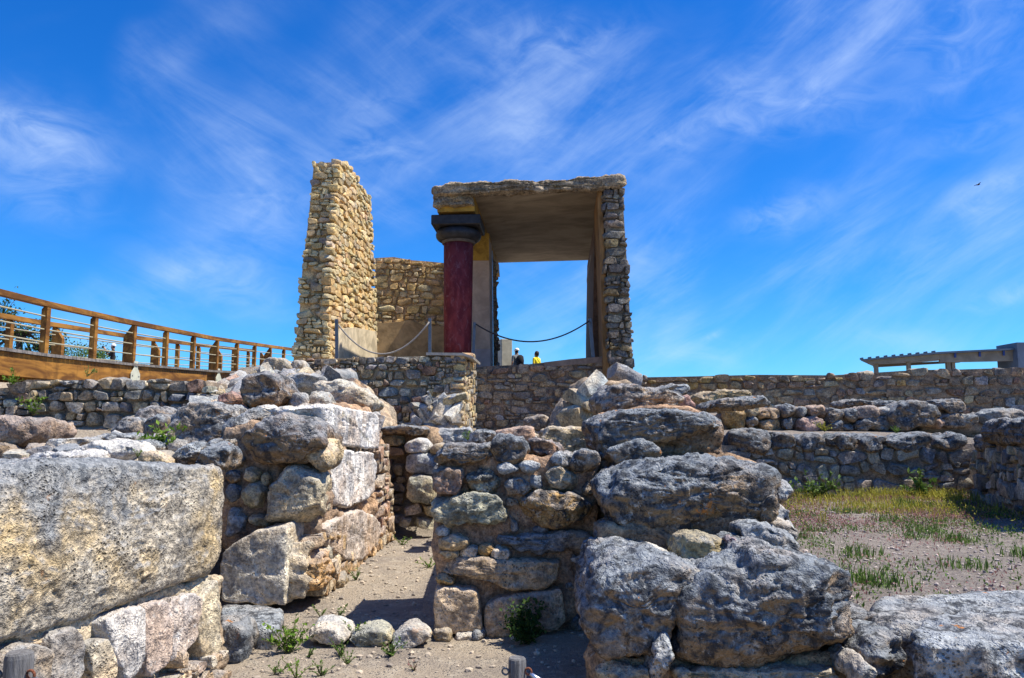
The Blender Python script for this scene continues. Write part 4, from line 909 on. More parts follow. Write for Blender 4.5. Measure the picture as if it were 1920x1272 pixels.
rock('cap_stone', zF((1700, 540), (1720, 500), (1780, 475), (1920, 465), (2010, 470), (2010, 590), (1920, 590), (1780, 580), (1720, 565)), Plane(prw.p + prw.n * 0.12, prw.n), 1.0, M_ROCK, gr, rwl)
rock('cap_stone', zF((1675, 570), (1710, 555), (1755, 570), (1750, 610), (1700, 620)), Plane(prw.p + prw.n * 0.1, prw.n), 0.5, M_ROCK, gr, rwl)

# ---- tumbled row between the court wall and the far wall
md = thing('ruined_wall', 'tumbled row of tan and grey stones behind the court wall', 'wall', tuple(at(1560, 800, 20)))
MID = [(((500, 410), (590, 405), (605, 450), (600, 512), (540, 515), (510, 470)), oc, M_RUBBLE), (((600, 420), (660, 405), (680, 450), (610, 460)), tn, M_RUBBLE), (((605, 465), (670, 460), (680, 500), (620, 519)), gr, M_ROCK),
 (((668, 428), (715, 420), (718, 465), (670, 470)), (0.48, 0.30, 0.16), M_RUBBLE), (((720, 425), (772, 420), (770, 465), (722, 468)), (0.50, 0.34, 0.2), M_RUBBLE), (((675, 475), (768, 470), (768, 517), (690, 519)), (0.48, 0.32, 0.17), M_RUBBLE),
 (((775, 410), (840, 405), (835, 455), (780, 458)), gr, M_ROCK), (((778, 460), (832, 460), (828, 518), (782, 520)), gr, M_ROCK), (((845, 425), (890, 415), (898, 450), (850, 458)), gr, M_RUBBLE), (((905, 415), (990, 410), (990, 455), (910, 457)), pk, M_RUBBLE),
 (((840, 470), (900, 460), (970, 462), (975, 490), (930, 525), (830, 525)), (0.36, 0.24, 0.21), M_RUBBLE), (((990, 425), (1070, 420), (1060, 475), (995, 490)), dk, M_ROCK), (((1070, 430), (1135, 425), (1135, 470), (1080, 472)), dk, M_ROCK),
 (((1120, 425), (1180, 415), (1240, 416), (1235, 455), (1130, 465)), (0.38, 0.29, 0.24), M_RUBBLE), (((1235, 427), (1330, 410), (1310, 456), (1238, 458)), lg, M_RUBBLE), (((1125, 490), (1200, 465), (1300, 460), (1298, 518), (1130, 520)), gr, M_ROCK),
 (((980, 480), (1060, 480), (1120, 495), (1120, 522), (980, 524)), gr, M_ROCK), (((1520, 380), (1580, 376), (1640, 385), (1655, 430), (1560, 440), (1530, 410)), gr, M_ROCK), (((1520, 470), (1600, 445), (1690, 450), (1732, 485), (1640, 507), (1540, 505)), gr, M_ROCK),
 (((1500, 480), (1545, 470), (1550, 510), (1505, 514)), pk, M_RUBBLE), (((1730, 440), (1800, 425), (1900, 430), (1960, 440), (1960, 490), (1740, 490)), gr, M_RUBBLE)]
for z, cc, mm in MID: rock('stone', zF(*z), front(19.2), 0.7, mm, cc, md, vox=0.05)
rock('mortar_core', zF((490, 430), (800, 430), (1300, 440), (1760, 470), (1960, 470), (1960, 560), (490, 560)), front(19.5), 0.8, M_MORTAR, (0.30, 0.23, 0.18), md, vox=0.08, bulge=0, cut=0)
single('weathered_block', 'big rounded dark boulder sitting on the tumbled row behind the court', 'stone', zF((1298, 480), (1330, 412), (1400, 388), (1500, 393), (1540, 440), (1505, 470), (1498, 518), (1330, 522)), front(18.9), 1.0, M_ROCK, dk, bulge=0.2, vox=0.05)
single('stone_slab', 'long thin dark slab lying below the far wall', 'stone', zF((1058, 392), (1170, 380), (1345, 392), (1335, 412), (1200, 420), (1070, 418)), front(21), 0.8, M_ROCK, dk, vox=0.05)
single('stone_slab', 'flat grey slab on the rubble right of the stack top', 'stone', zF((420, 412), (500, 385), (580, 368), (700, 370), (745, 400), (640, 412), (500, 424)), front(15), 1.0, M_ROCK, gr, vox=0.04, strata=1.6)
single('stone_slab', 'ochre stained flat slab nearest the portico foot', 'stone', zF((362, 372), (400, 352), (460, 338), (600, 338), (652, 358), (560, 368), (400, 388)), front(17), 1.0, M_RUBBLE, (0.38, 0.28, 0.15), vox=0.04, strata=1.6)
single('stone_slab', 'pale grey slab behind the topmost block of the stack', 'stone', zF((205, 322), (230, 312), (330, 308), (342, 345), (280, 352), (215, 340)), front(13), 0.8, M_ROCK, lg, vox=0.04)
single('wedge_stone', 'small reddish stone behind the topmost block of the stack', 'stone', zF((308, 372), (335, 362), (360, 395), (352, 425), (325, 420)), front(11), 0.4, M_RUBBLE, (0.42, 0.22, 0.17))
# rubble heap below the right portico wall
hp = thing('rubble_heap', 'heap of pale rubble below the right portico wall', 'rubble', tuple(at(1090, 800, 13)))
HP = Masonry(hp, 23); ph_ = through((1040, 830, 11.0), (1130, 830, 11.5), (1100, 715, 16.5))
rock('earth_core', zN((-40, 560), (60, 330), (140, 180), (260, 70), (420, 90), (700, 90), (700, 330), (420, 480), (420, 640), (-40, 640)), front(13.2), 2.0, M_MORTAR, (0.32, 0.26, 0.2), hp, vox=0.06, bulge=0, cut=0)
HP.lay(zN((90, 330), (140, 180), (220, 70), (380, 70), (420, 120), (420, 560), (60, 560)), front(13.0), (0.22, 0.42), (1.0, 2.0), [(lg, 3), (gr, 2), (tn, 2), (wh, 1)], M_PALE, depth=0.5, proud=0.7, jit=14, tumble=True, gap=1.15)
HP.lay(zN((480, 60), (620, 50), (800, 60), (800, 130), (480, 130)), front(15.0), (0.22, 0.34), (1.0, 2.0), [(lg, 3), (gr, 2)], M_PALE, depth=0.5, proud=0.7, jit=14, tumble=True, gap=1.15)
HP.finish()
single('weathered_block', 'tan faced boulder between the pier and the rubble heap', 'stone', zG((610, 90), (680, 60), (800, 70), (870, 100), (890, 165), (740, 190), (640, 150)), front(8.6), 0.8, M_PALE, tn)
single('weathered_block', 'long pinkish stone behind the pier top', 'stone', zG((335, 92), (480, 60), (560, 60), (578, 100), (500, 120), (340, 124)), front(10.0), 0.6, M_RUBBLE, (0.46, 0.30, 0.21), vox=0.03)
single('weathered_block', 'brown square block at the foot of the portico wall', 'stone', zG((528, 12), (630, -2), (638, 60), (580, 66), (530, 52)), front(14.0), 0.6, M_RUBBLE, (0.30, 0.24, 0.19), vox=0.035)
single('weathered_block', 'grey stone left of the long pinkish one behind the pier', 'stone', zG((255, 105), (330, 72), (385, 86), (355, 135), (262, 145)), front(9.6), 0.5, M_ROCK, lg, vox=0.03)

# ---- wall closing the corridor
ew = thing('ruined_wall', 'stepped wall of squared blocks and rubble closing the narrow passage', 'wall', tuple(at(765, 1000, 11.3)))
EW = Masonry(ew, 24)
rock('mortar_core', zE((1060, 570), (1380, 570), (1500, 640), (1500, 1220), (1060, 1220)), front(11.6), 0.8, M_MORTAR, (0.33, 0.24, 0.16), ew, vox=0.05, bulge=0, cut=0)
for z, d, mm, cc in ((((1070, 560), (1200, 545), (1380, 560), (1372, 600), (1200, 598), (1080, 602)), 11.1, M_ROCK, gr), (((1085, 612), (1220, 602), (1218, 672), (1092, 668)), 11.4, M_PALE, tn), (((1232, 672), (1280, 640), (1360, 630), (1392, 700), (1330, 716), (1242, 712)), 10.9, M_PALE, wh),
                     (((1250, 732), (1440, 720), (1472, 790), (1440, 855), (1250, 855)), 10.9, M_PALE, lg), (((1242, 872), (1420, 866), (1440, 1000), (1405, 1045), (1246, 1038)), 10.85, M_PALE, gn), (((1400, 690), (1470, 660), (1500, 700), (1460, 720), (1400, 715)), 10.9, M_PALE, tn)):
    rock('block', zE(*z), front(d), 0.6, mm, cc, ew, vox=0.035, sharp=0.12, rough=0.7)
EW.lay(zE((1100, 690), (1235, 690), (1230, 1180), (1090, 1180)), front(11.5), (0.14, 0.3), (0.9, 2.0), BROWN, M_RUBBLE, depth=0.3, proud=0.4, jit=8)
EW.lay(zE((1215, 1050), (1440, 1045), (1440, 1215), (1200, 1215)), front(11.0), (0.14, 0.24), (0.9, 1.9), TAN + [((0.44, 0.28, 0.2), 2)], M_RUBBLE, depth=0.3, proud=0.4, jit=8)
EW.finish()
for lb, z, d, cc in (('pale boulder on top of the passage end wall', ((1372, 602), (1470, 572), (1560, 565), (1672, 572), (1664, 622), (1560, 674), (1470, 672)), 11.6, lg), ('grey boulder touching the pier on the passage end wall', ((1650, 604), (1720, 590), (1790, 600), (1790, 672), (1650, 668)), 11.8, gr)):
    single('weathered_block', lb, 'stone', zE(*z), front(d), 0.8, M_PALE, cc, vox=0.035)
# slope of loose stones from the passage up to the terrace wall
sl = thing('rubble_slope', 'slope of loose pale stones leaning on the terrace wall corner', 'rubble', tuple(at(820, 800, 17.5)))
SL = Masonry(sl, 25)
rock('earth_core', zE((1250, 590), (1300, 500), (1380, 420), (1440, 380), (1560, 390), (1570, 560), (1600, 640), (1200, 640)), front(19.1), 0.5, M_MORTAR, (0.38, 0.31, 0.22), sl, vox=0.08, bulge=0, cut=0)
SL.lay(zE((1240, 600), (1280, 480), (1340, 380), (1440, 320), (1580, 340), (1580, 600)), front(18.95), (0.16, 0.30), (1.0, 2.0), [(lg, 3), (gr, 2), (tn, 2), (wh, 1)], M_PALE, depth=0.5, proud=0.7, jit=14, tumble=True, gap=1.15)
SL.finish()

# ---- left wall of the passage: gypsum facing and rubble
lw = thing('ruined_wall', 'thick passage wall with white grooved gypsum facing and rubble end', 'wall', tuple(at(600, 1100, 7.5)))
pg = through((585, 1100, 7.0), (728, 1020, 10.6), (585, 800, 7.0))
rock('mortar_core', zE((60, 560), (300, 520), (640, 560), (690, 640), (680, 900), (690, 1190), (600, 1420), (60, 1420)), front(7.12), 0.9, M_MORTAR, (0.36, 0.27, 0.20), lw, bulge=0, sharp=0.08, rnd=0.12, back=0.98, cut=0)
rock('mortar_core', zE((690, 470), (1060, 480), (1100, 700), (1120, 1000), (1110, 1190), (1000, 1250), (700, 1560), (680, 1200)), Plane(pg.p - pg.n * 0.10, pg.n), 0.9, M_MORTAR, (0.44, 0.30, 0.20), lw, bulge=0, sharp=0.1, rnd=0.15, cut=0)
for z, d, th, mm, cc, kw in (
 (((160, 600), (180, 530), (260, 500), (400, 490), (540, 490), (640, 530), (690, 590), (700, 650), (600, 700), (540, 770), (400, 790), (300, 770), (220, 750), (150, 680)), 6.8, .8, M_ROCK, (0.20, 0.17, 0.16), dict(bulge=0.2)),
 (((560, 640), (640, 600), (740, 650), (765, 740), (745, 820), (680, 832), (640, 780), (575, 720)), 6.9, .5, M_PALE, tn, {}),
 (((350, 960), (380, 880), (500, 800), (560, 830), (650, 850), (682, 920), (665, 1060), (640, 1150), (500, 1168), (350, 1162)), 6.85, .6, M_PALE, (0.52, 0.46, 0.34), dict(sharp=0.15)),
 (((200, 840), (240, 828), (278, 865), (255, 905), (212, 885)), 7.0, .25, M_PALE, tn, {}), (((175, 960), (220, 920), (290, 930), (315, 1000), (300, 1060), (200, 1078), (172, 1030)), 6.95, .35, M_PALE, gn, dict(bulge=0.2)),
 (((75, 875), (150, 840), (168, 890), (110, 925)), 7.05, .3, M_ROCK, gr, {}), (((78, 1110), (150, 1070), (200, 1120), (185, 1220), (95, 1255)), 7.0, .3, M_PALE, lg, {}), (((218, 1140), (330, 1130), (342, 1195), (230, 1205)), 6.98, .3, M_PALE, gn, {}),
 (((80, 940), (150, 930), (160, 1010), (90, 1030)), 7.05, .3, M_RUBBLE, gr, {}), (((70, 720), (150, 690), (190, 760), (150, 810), (80, 800)), 7.05, .3, M_ROCK, gr, {}), (((300, 870), (350, 850), (370, 900), (320, 940)), 7.06, .2, M_RUBBLE, tn, {})):
    rock('stone', zE(*z), front(d), th, mm, cc, lw, **kw)
for z, off, cc in ((((700, 425), (750, 415), (845, 432), (1058, 468), (1074, 560), (1064, 692), (880, 672), (775, 645), (735, 560)), 0.07, (0.74, 0.72, 0.70)),
                   (((795, 715), (840, 708), (1035, 724), (1054, 800), (1040, 960), (1000, 1010), (890, 1066), (800, 1050), (778, 880)), 0.07, (0.70, 0.67, 0.64))):
    rock('gypsum_slab', zE(*z), Plane(pg.p + pg.n * off, pg.n), 0.5, M_GYPS, cc, lw, grooves=0.8, bulge=0.0, sharp=0.06, rnd=0.10, vox=0.022, lump=0.10, cut=0, rough=0.6)
rock('gypsum_slab', zE((690, 870), (745, 860), (760, 1100), (700, 1150)), Plane(pg.p + pg.n * 0.03, pg.n), 0.4, M_GYPS, (0.50, 0.36, 0.26), lw, grooves=1.0, bulge=0.0, sharp=0.12, vox=0.024)
rock('gypsum_slab', zK((730, 300), (860, 215), (960, 198), (1040, 235), (1080, 300), (1060, 400), (1000, 470), (945, 520), (860, 512), (765, 440)), Plane(pg.p + pg.n * 0.07, pg.n), 0.5, M_GYPS, (0.52, 0.44, 0.38), lw, grooves=0.8, bulge=0.0, sharp=0.08, rnd=0.12, vox=0.022, lump=0.12, cut=0, rough=0.6)
LW = Masonry(lw, 26)
LW.lay(zK((620, 340), (760, 330), (880, 520), (1000, 440), (1060, 310), (1130, 180), (1140, 440), (1000, 590), (840, 640), (640, 760)), pg, (0.10, 0.2), (0.8, 1.8), [((0.52, 0.36, 0.2), 4), ((0.44, 0.28, 0.16), 2), ((0.58, 0.48, 0.36), 2)], M_PALE, depth=0.25, proud=0.5, jit=14)
LW.lay(zE((1040, 690), (1110, 700), (1130, 1180), (1060, 1190), (1050, 960)), pg, (0.14, 0.24), (0.8, 1.8), [((0.46, 0.36, 0.26), 3), ((0.48, 0.3, 0.2), 2)], M_PALE, depth=0.25, proud=0.5, jit=14)
LW.lay(zE((770, 650), (1050, 690), (1030, 715), (780, 715)), pg, (0.09, 0.14), (0.9, 2.0), [((0.36, 0.26, 0.18), 3)], M_RUBBLE, depth=0.2, proud=0.4, jit=14)
LW.finish()
rock('stone', zK((658, 540), (700, 525), (775, 520), (780, 590), (750, 660), (665, 690)), Plane(pg.p + pg.n * 0.12, pg.n), 0.35, M_RUBBLE, (0.46, 0.28, 0.13), lw, strata=2.5)
rock('stone', zK((605, 420), (650, 400), (655, 560), (640, 720), (608, 740)), Plane(pg.p + pg.n * 0.05, pg.n), 0.35, M_PALE, (0.6, 0.52, 0.4), lw)
rock('stone', zK((745, 700), (760, 650), (810, 620), (830, 670), (800, 720), (755, 732)), front(7.6), 0.25, M_PALE, tn, lw)

single('squared_block', 'pale squared limestone block with chipped face left of the passage', 'block', zK((50, 475), (100, 440), (250, 350), (400, 315), (460, 305), (458, 600), (450, 810), (250, 792), (60, 768)), front(6.6), 0.95, M_PALE, (0.58, 0.54, 0.46), rnd=0.08, bulge=0.0, sharp=0.06, back=1.0, rough=0.7, lump=0.05, cut=0)
single('stone_slab', 'low grey plinth slab under the pale squared block', 'stone', zK((50, 860), (60, 800), (300, 800), (450, 815), (440, 880), (420, 945), (55, 935)), level(0.14), 0.4, M_ROCK, lg, rough=0.6, rnd=0.15, bulge=0.0, sharp=0.1, lump=0.25, cut=0)
single('weathered_block', 'small upright grey stone leaning at the end of the great left block', 'stone', zK((62, 970), (130, 945), (190, 985), (200, 1100), (150, 1200), (85, 1240), (62, 1100)), front(5.35), 0.3, M_PALE, gr)
for lb, z, d, cc in (('whitish flat threshold stone at the left of the passage entrance', ((590, 1005), (620, 942), (750, 940), (855, 990), (845, 1042), (700, 1062), (600, 1052)), 5.72, wh), ('brownish middle stone of the passage threshold', ((858, 1025), (960, 962), (1100, 980), (1132, 1062), (1000, 1088), (880, 1064)), 5.70, gn), ('grey threshold stone touching the middle pier', ((1132, 1034), (1240, 962), (1390, 988), (1345, 1064), (1160, 1094)), 5.68, lg)):
    single('threshold_stone', lb, 'stone', zK(*z), front(d), 0.35, M_PALE, cc, 'threshold stones', rough=0.8)

# ---- the great left block and the courses below it
pl_ = through((420, 1100, 5.05), (0, 1180, 3.3), (420, 880, 5.05))
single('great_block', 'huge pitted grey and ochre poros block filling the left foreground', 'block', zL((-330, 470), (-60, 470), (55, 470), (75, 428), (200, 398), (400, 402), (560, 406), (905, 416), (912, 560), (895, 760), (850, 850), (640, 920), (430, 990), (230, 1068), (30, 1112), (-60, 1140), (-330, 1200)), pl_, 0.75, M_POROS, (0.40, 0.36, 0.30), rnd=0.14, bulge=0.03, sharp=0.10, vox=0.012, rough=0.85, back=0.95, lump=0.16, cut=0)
lc = thing('ruined_wall', 'lower courses of pale veined stone under the great left block', 'wall', tuple(at(200, 1272, 4.4)))
rock('mortar_core', zL((-330, 1180), (30, 1100), (430, 980), (860, 850), (900, 860), (915, 1200), (700, 1420), (-330, 1600)), Plane(pl_.p - pl_.n * 0.06, pl_.n), 0.65, M_MORTAR, (0.42, 0.36, 0.27), lc, bulge=0, sharp=0.06, rnd=0.1, rough=0.8, cut=0)
for z, mm, cc, kw in ((((425, 1030), (560, 985), (590, 1000), (585, 1200), (520, 1290), (470, 1180)), M_GYPS, (0.56, 0.53, 0.50), dict(grooves=0.8)), (((590, 985), (680, 960), (700, 1060), (690, 1200), (600, 1270), (585, 1100)), M_GYPS, (0.52, 0.46, 0.44), dict(grooves=0.8)),
    (((690, 958), (785, 930), (818, 960), (800, 1100), (740, 1180), (700, 1200)), M_GYPS, (0.54, 0.48, 0.44), dict(grooves=0.8)), (((220, 1100), (300, 1070), (345, 1110), (345, 1240), (300, 1300), (210, 1300)), M_PALE, lg, {}), (((370, 1140), (430, 1110), (470, 1200), (460, 1300), (380, 1300)), M_PALE, (0.5, 0.45, 0.36), {}),
    (((815, 960), (885, 862), (892, 1050), (892, 1160), (840, 1220), (800, 1100)), M_PALE, (0.58, 0.50, 0.36), dict(sharp=0.12)), (((60, 1160), (140, 1130), (215, 1160), (205, 1300), (60, 1320)), M_PALE, gr, {}), (((-200, 1240), (0, 1170), (50, 1180), (50, 1330), (-200, 1350)), M_PALE, lg, {})):
    rock('stone', zL(*z), Plane(pl_.p + pl_.n * 0.03, pl_.n), 0.4, mm, cc, lc, vox=0.014, **{**dict(bulge=0.0, cut=0, lump=0.12, rough=0.7, rnd=0.14), **kw})
LC = Masonry(lc, 27)
LC.lay(zL((690, 1200), (890, 1150), (920, 1240), (800, 1330), (600, 1300)), pl_, (0.07, 0.14), (0.8, 1.6), [((0.52, 0.42, 0.3), 3), ((0.42, 0.32, 0.24), 2), ((0.58, 0.52, 0.44), 2)], M_PALE, depth=0.2, proud=0.6, jit=18); LC.finish()

# ---- boulders on the left mass
MB_ = [
 ('broad pale grey boulder with a dark cleft behind the great block', ((1250, 340), (1330, 285), (1480, 232), (1650, 265), (1850, 270), (1770, 330), (1700, 400), (1680, 490), (1560, 560), (1340, 580), (1290, 470), (1260, 400)), 8.2, 1.0, M_ROCK, lg),
 ('grey stone leaning left of the cleft boulder, upper one', ((1040, 350), (1090, 290), (1180, 270), (1255, 312), (1240, 360), (1100, 400), (1050, 400)), 10.6, .7, M_ROCK, (0.32, 0.29, 0.28)),
 ('grey stone leaning left of the cleft boulder, lower one', ((1095, 410), (1180, 340), (1262, 332), (1255, 430), (1190, 500), (1100, 495)), 9.0, .7, M_ROCK, gr),
 ('bluish stone with a round hollow under the rubble wall', ((860, 480), (880, 390), (960, 352), (1060, 382), (1092, 430), (1060, 492), (900, 502)), 9.6, .6, M_ROCK, lg),
 ('long pale slab lying below the walkway wall', ((310, 575), (380, 540), (520, 520), (650, 512), (630, 570), (540, 612), (320, 642)), 8.0, .5, M_PALE, lg),
 ('row of blue grey broken slab behind the white stone', ((640, 548), (760, 502), (850, 490), (1045, 502), (1045, 545), (900, 540), (700, 572)), 8.4, .5, M_ROCK, lg),
 ('shattered white stone with fluted edge on the left mass', ((545, 640), (640, 572), (760, 552), (940, 540), (1040, 590), (1052, 652), (960, 692), (850, 700), (720, 690), (640, 705), (550, 700)), 6.7, .6, M_PALE, wh),
 ('whitish sloping stone along the back edge of the great block', ((130, 730), (180, 680), (280, 642), (460, 622), (550, 645), (565, 700), (300, 730)), 6.0, .6, M_PALE, (0.55, 0.55, 0.55)),
 ('small grey stone tucked right of the white shattered stone', ((1010, 545), (1080, 530), (1162, 580), (1152, 630), (1060, 630)), 7.2, .4, M_ROCK, gr),
 ('tan stone resting on the great block edge', ((1050, 700), (1110, 632), (1200, 622), (1290, 682), (1280, 735), (1080, 735)), 5.9, .4, M_PALE, tn),
 ('angular grey stone on the rim right of the tan one', ((1310, 680), (1360, 602), (1470, 572), (1552, 562), (1562, 612), (1470, 700), (1430, 740), (1320, 740)), 6.1, .4, M_ROCK, lg),
 ('grey stone at the right rim of the great block', ((1480, 710), (1540, 602), (1640, 560), (1740, 590), (1772, 650), (1765, 740), (1500, 740)), 5.9, .4, M_ROCK, gr),
 ('flat grey stone below the cleft boulder', ((1590, 552), (1700, 510), (1840, 520), (1795, 575), (1740, 600), (1650, 570)), 7.0, .5, M_ROCK, lg),
 ('brown banded slab at the left edge of the picture', ((-60, 355), (150, 350), (270, 370), (278, 480), (225, 552), (100, 556), (-60, 556)), 8.0, .8, M_RUBBLE, (0.34, 0.25, 0.20)),
 ('tan stone under the brown banded slab', ((95, 700), (205, 562), (290, 562), (295, 650), (200, 690)), 7.8, .5, M_PALE, (0.46, 0.34, 0.24)),
 ('shaded stone below the brown banded slab at the edge', ((-60, 560), (95, 565), (85, 700), (-60, 700)), 7.9, .5, M_RUBBLE, br),
 ('reddish grey stone at the left edge above the great block', ((-60, 705), (115, 700), (95, 830), (-60, 845)), 5.6, .5, M_ROCK, pk)]
for lb, z, d, th, mm, cc in MB_: single('weathered_block', lb, 'stone', zM(*z), front(d), th, mm, cc)
ME = [
 ('dark square boulder standing on top of the left mass', ((165, 340), (185, 240), (280, 205), (380, 215), (440, 260), (455, 330), (420, 400), (300, 425), (190, 420)), 8.6, .8, M_ROCK, (0.20, 0.17, 0.16)),
 ('rusty red rock left of the dark square boulder', ((10, 405), (40, 342), (110, 330), (170, 360), (185, 415), (80, 428)), 9.6, .6, M_RUBBLE, (0.30, 0.13, 0.10)),
 ('crusted grey stone left of the dark rock at the passage wall', ((30, 600), (80, 520), (170, 470), (240, 430), (260, 500), (170, 560), (140, 640), (60, 650)), 7.2, .6, M_ROCK, lg),
 ('pale rough block crowning the gypsum faced wall', ((610, 300), (720, 250), (840, 260), (920, 310), (1030, 370), (1042, 425), (940, 430), (840, 412), (760, 412), (700, 360)), 10.0, .8, M_PALE, (0.50, 0.45, 0.36)),
 ('grey flat stone behind the dark square boulder', ((430, 250), (520, 192), (690, 230), (640, 290), (560, 310), (460, 310)), 11.5, .8, M_PALE, lg),
 ('bluish small stone between dark boulder and crowning block', ((455, 390), (520, 340), (590, 340), (600, 410), (500, 440)), 8.8, .5, M_PALE, lg),
 ('leaning pale wedge beside the crowning block', ((590, 410), (620, 350), (690, 330), (730, 410), (640, 430)), 8.9, .5, M_PALE, (0.45, 0.43, 0.38)),
 ('white crusted stone along the top of the gypsum wall', ((150, 500), (230, 435), (380, 420), (480, 440), (560, 430), (720, 412), (740, 450), (600, 470), (480, 500), (300, 505), (170, 530)), 7.5, .6, M_PALE, wh),
 ('big grey block beside the foot of the tall wall', ((290, 190), (310, 115), (400, 110), (470, 125), (490, 170), (470, 200), (330, 205)), 18.0, 1.0, M_PALE, (0.42, 0.37, 0.29)),
 ('round grey stone right of the block by the tall wall', ((488, 180), (500, 130), (545, 125), (565, 160), (550, 190)), 18.2, .6, M_PALE, lg)]
for lb, z, d, th, mm, cc in ME: single('weathered_block', lb, 'stone', zE(*z), front(d), th, mm, cc)

# ---- rubble wall under the walkway, and the tumbled stones between it and the tall wall
uw = thing('rubble_wall', 'coarse grey rubble wall running below the wooden walkway', 'wall', tuple(at(200, 840, 13.5)))
UW = Masonry(uw, 28); pu = front(13.5)
upx = zM((-200, 130), (60, 110), (180, 60), (280, 30), (700, 25), (1300, 30), (1600, 60), (1700, 120), (1700, 600), (-200, 600))
UW.core(zM((-200, 130), (60, 112), (200, 50), (1600, 60), (1650, 220), (1650, 640), (-200, 640)), pu, 1.0, color=(0.26, 0.21, 0.16), inset=0.10)
UW.lay(upx, pu, (0.14, 0.25), (0.9, 2.2), GREY + [((0.40, 0.34, 0.25), 2)], M_RUBBLE, depth=0.4, proud=0.5, jit=5, split=0.2, fit=True)
UW.finish()
tu = thing('rubble_slope', 'tumbled loose stones between the walkway and the terrace wall', 'rubble', tuple(at(480, 740, 14)))
TU = Masonry(tu, 29)
pt = through((330, 800, 11.0), (600, 775, 12.0), (480, 708, 17.0))
rock('earth_core', [(330, 770), (400, 735), (480, 714), (560, 706), (640, 714), (690, 750), (720, 800), (560, 800), (330, 800)], Plane(pt.p - pt.n * 0.4, pt.n), 0.8, M_MORTAR, (0.40, 0.33, 0.25), tu, vox=0.1, bulge=0, cut=0)
TU.lay([(350, 780), (380, 730), (440, 712), (560, 700), (640, 712), (700, 750), (710, 790), (560, 790)], pt, (0.22, 0.42), (0.9, 1.8), [(lg, 3), (gr, 2), (tn, 2), (wh, 1), (pk, 0.6)], M_PALE, depth=0.4, proud=0.6, jit=16, tumble=True, gap=1.25)
TU.finish()
# loose stones strewn over the tops of the two ruined masses
for lb, seed, n_, fx, fy in (('loose stones strewn over the ruin behind the pier and stack', 41, 130, (-0.3, 1.9), (8.5, 16.5)), ('loose stones strewn over the left ruin behind the great block', 42, 70, (-5.5, -2.4), (6.5, 12.5))):
    r = thing('loose_rubble', lb, 'rubble', (sum(fx) / 2, sum(fy) / 2, 1.2)); LR = Masonry(r, seed); q_ = LR.rn
    for k in range(n_):
        y = q_.uniform(*fy); x = q_.uniform(*fx) + (0.23 * (y - 7) if seed == 41 and q_.random() < 0.6 else 0); w = q_.uniform(0.10, 0.34)
        Q_ = Quaternion((1, q_.gauss(0, .2), q_.gauss(0, .2), q_.gauss(0, 1))).normalized().to_matrix(); fr = tuple(np.array(Q_ @ Vector(a_)) for a_ in ((1, 0, 0), (0, 1, 0), (0, 0, 1)))
        LR.st.append((np.array((x, y, gz(x, y) + w * 0.15)), (w, w * q_.uniform(.6, 1), w * q_.uniform(.4, .7)), fr, q_.randrange(len(UNITS)), 0.0, M_PALE, pick([(lg, 3), (gr, 2), (tn, 2), (wh, .5)], q_)))
    LR.finish()
#@@DETAILS
# ================================================================== PEBBLES, PLANTS
rn = random.Random(5); nr = np.random.RandomState(9)
def scatter_pebbles(name, label, cat, pts, sizes, mat, color):
    base = bmesh.new(); bmesh.ops.create_icosphere(base, subdivisions=1, radius=0.5); bv = np.array([v.co for v in base.verts]); bf = np.array([[v.index for v in f.verts] for f in base.faces]); base.free()
    V = []; Fc = []
    for k, ((x, y), s_) in enumerate(zip(pts, sizes)):
        sc = s_ * nr.uniform(0.6, 1.3, 3) * np.array((1, 1, 0.7)); v = bv * nr.uniform(0.75, 1.2, (len(bv), 1)) * sc
        a = nr.uniform(0, 6.28); c_, s2 = math.cos(a), math.sin(a); v = np.stack([v[:, 0] * c_ - v[:, 1] * s2, v[:, 0] * s2 + v[:, 1] * c_, v[:, 2]], 1)
        V.append(v + np.array((x, y, ground_at(x, y) + s_ * 0.15))); Fc.append(bf + k * len(bv))
    o = obj(name, np.vstack(V), np.vstack(Fc).tolist(), mat, None, False, color); o['kind'] = 'stuff'; o['label'] = label; o['category'] = cat
    return o
gxi, gyi, ZZ = gx, gy, GP[:, 2].reshape(nyg, nxg)
def ground_at(x, y):
    i = int(np.clip(np.searchsorted(gxi, x) - 1, 0, nxg - 2)); j = int(np.clip(np.searchsorted(gyi, y) - 1, 0, nyg - 2))
    fx, fy = (x - gxi[i]) / (gxi[i + 1] - gxi[i]), (y - gyi[j]) / (gyi[j + 1] - gyi[j])
    return float((ZZ[j, i] * (1 - fx) + ZZ[j, i + 1] * fx) * (1 - fy) + (ZZ[j + 1, i] * (1 - fx) + ZZ[j + 1, i + 1] * fx) * fy)
M_PEB, t, b = newmat('pebble')
g = nd(t, 'ShaderNodeNewGeometry'); oi = nd(t, 'ShaderNodeObjectInfo')
c = mixc(t, g.outputs['Random Per Island'], (0.55, 0.55, 0.58), (1.5, 1.42, 1.3)); t.links.new(mixc(t, 1.0, c, oi.outputs['Color'], 'MULTIPLY'), b.inputs['Base Color'])
pts = [(rn.uniform(-1.75, 1.0), rn.uniform(4.4, 11.2)) for _ in range(5200)]; pts += [(rn.gauss(-1.6, 0.12), rn.uniform(5.2, 11)) for _ in range(250)]
scatter_pebbles('gravel', 'small pale gravel strewn over the passage floor', 'gravel', pts, [0.006 + 0.045 * rn.random() ** 7 for _ in pts], M_PEB, (0.36, 0.315, 0.26))
pts = [(2.2 + 0.23 * (y - 7) + rn.uniform(0, 8), y) for y in [rn.uniform(5.2, 16.6) for _ in range(7000)]]
scatter_pebbles('gravel', 'grey gravel scattered over the grassy court', 'gravel', pts, [0.012 + 0.045 * rn.random() ** 4 for _ in pts], M_PEB, (0.36, 0.32, 0.31))

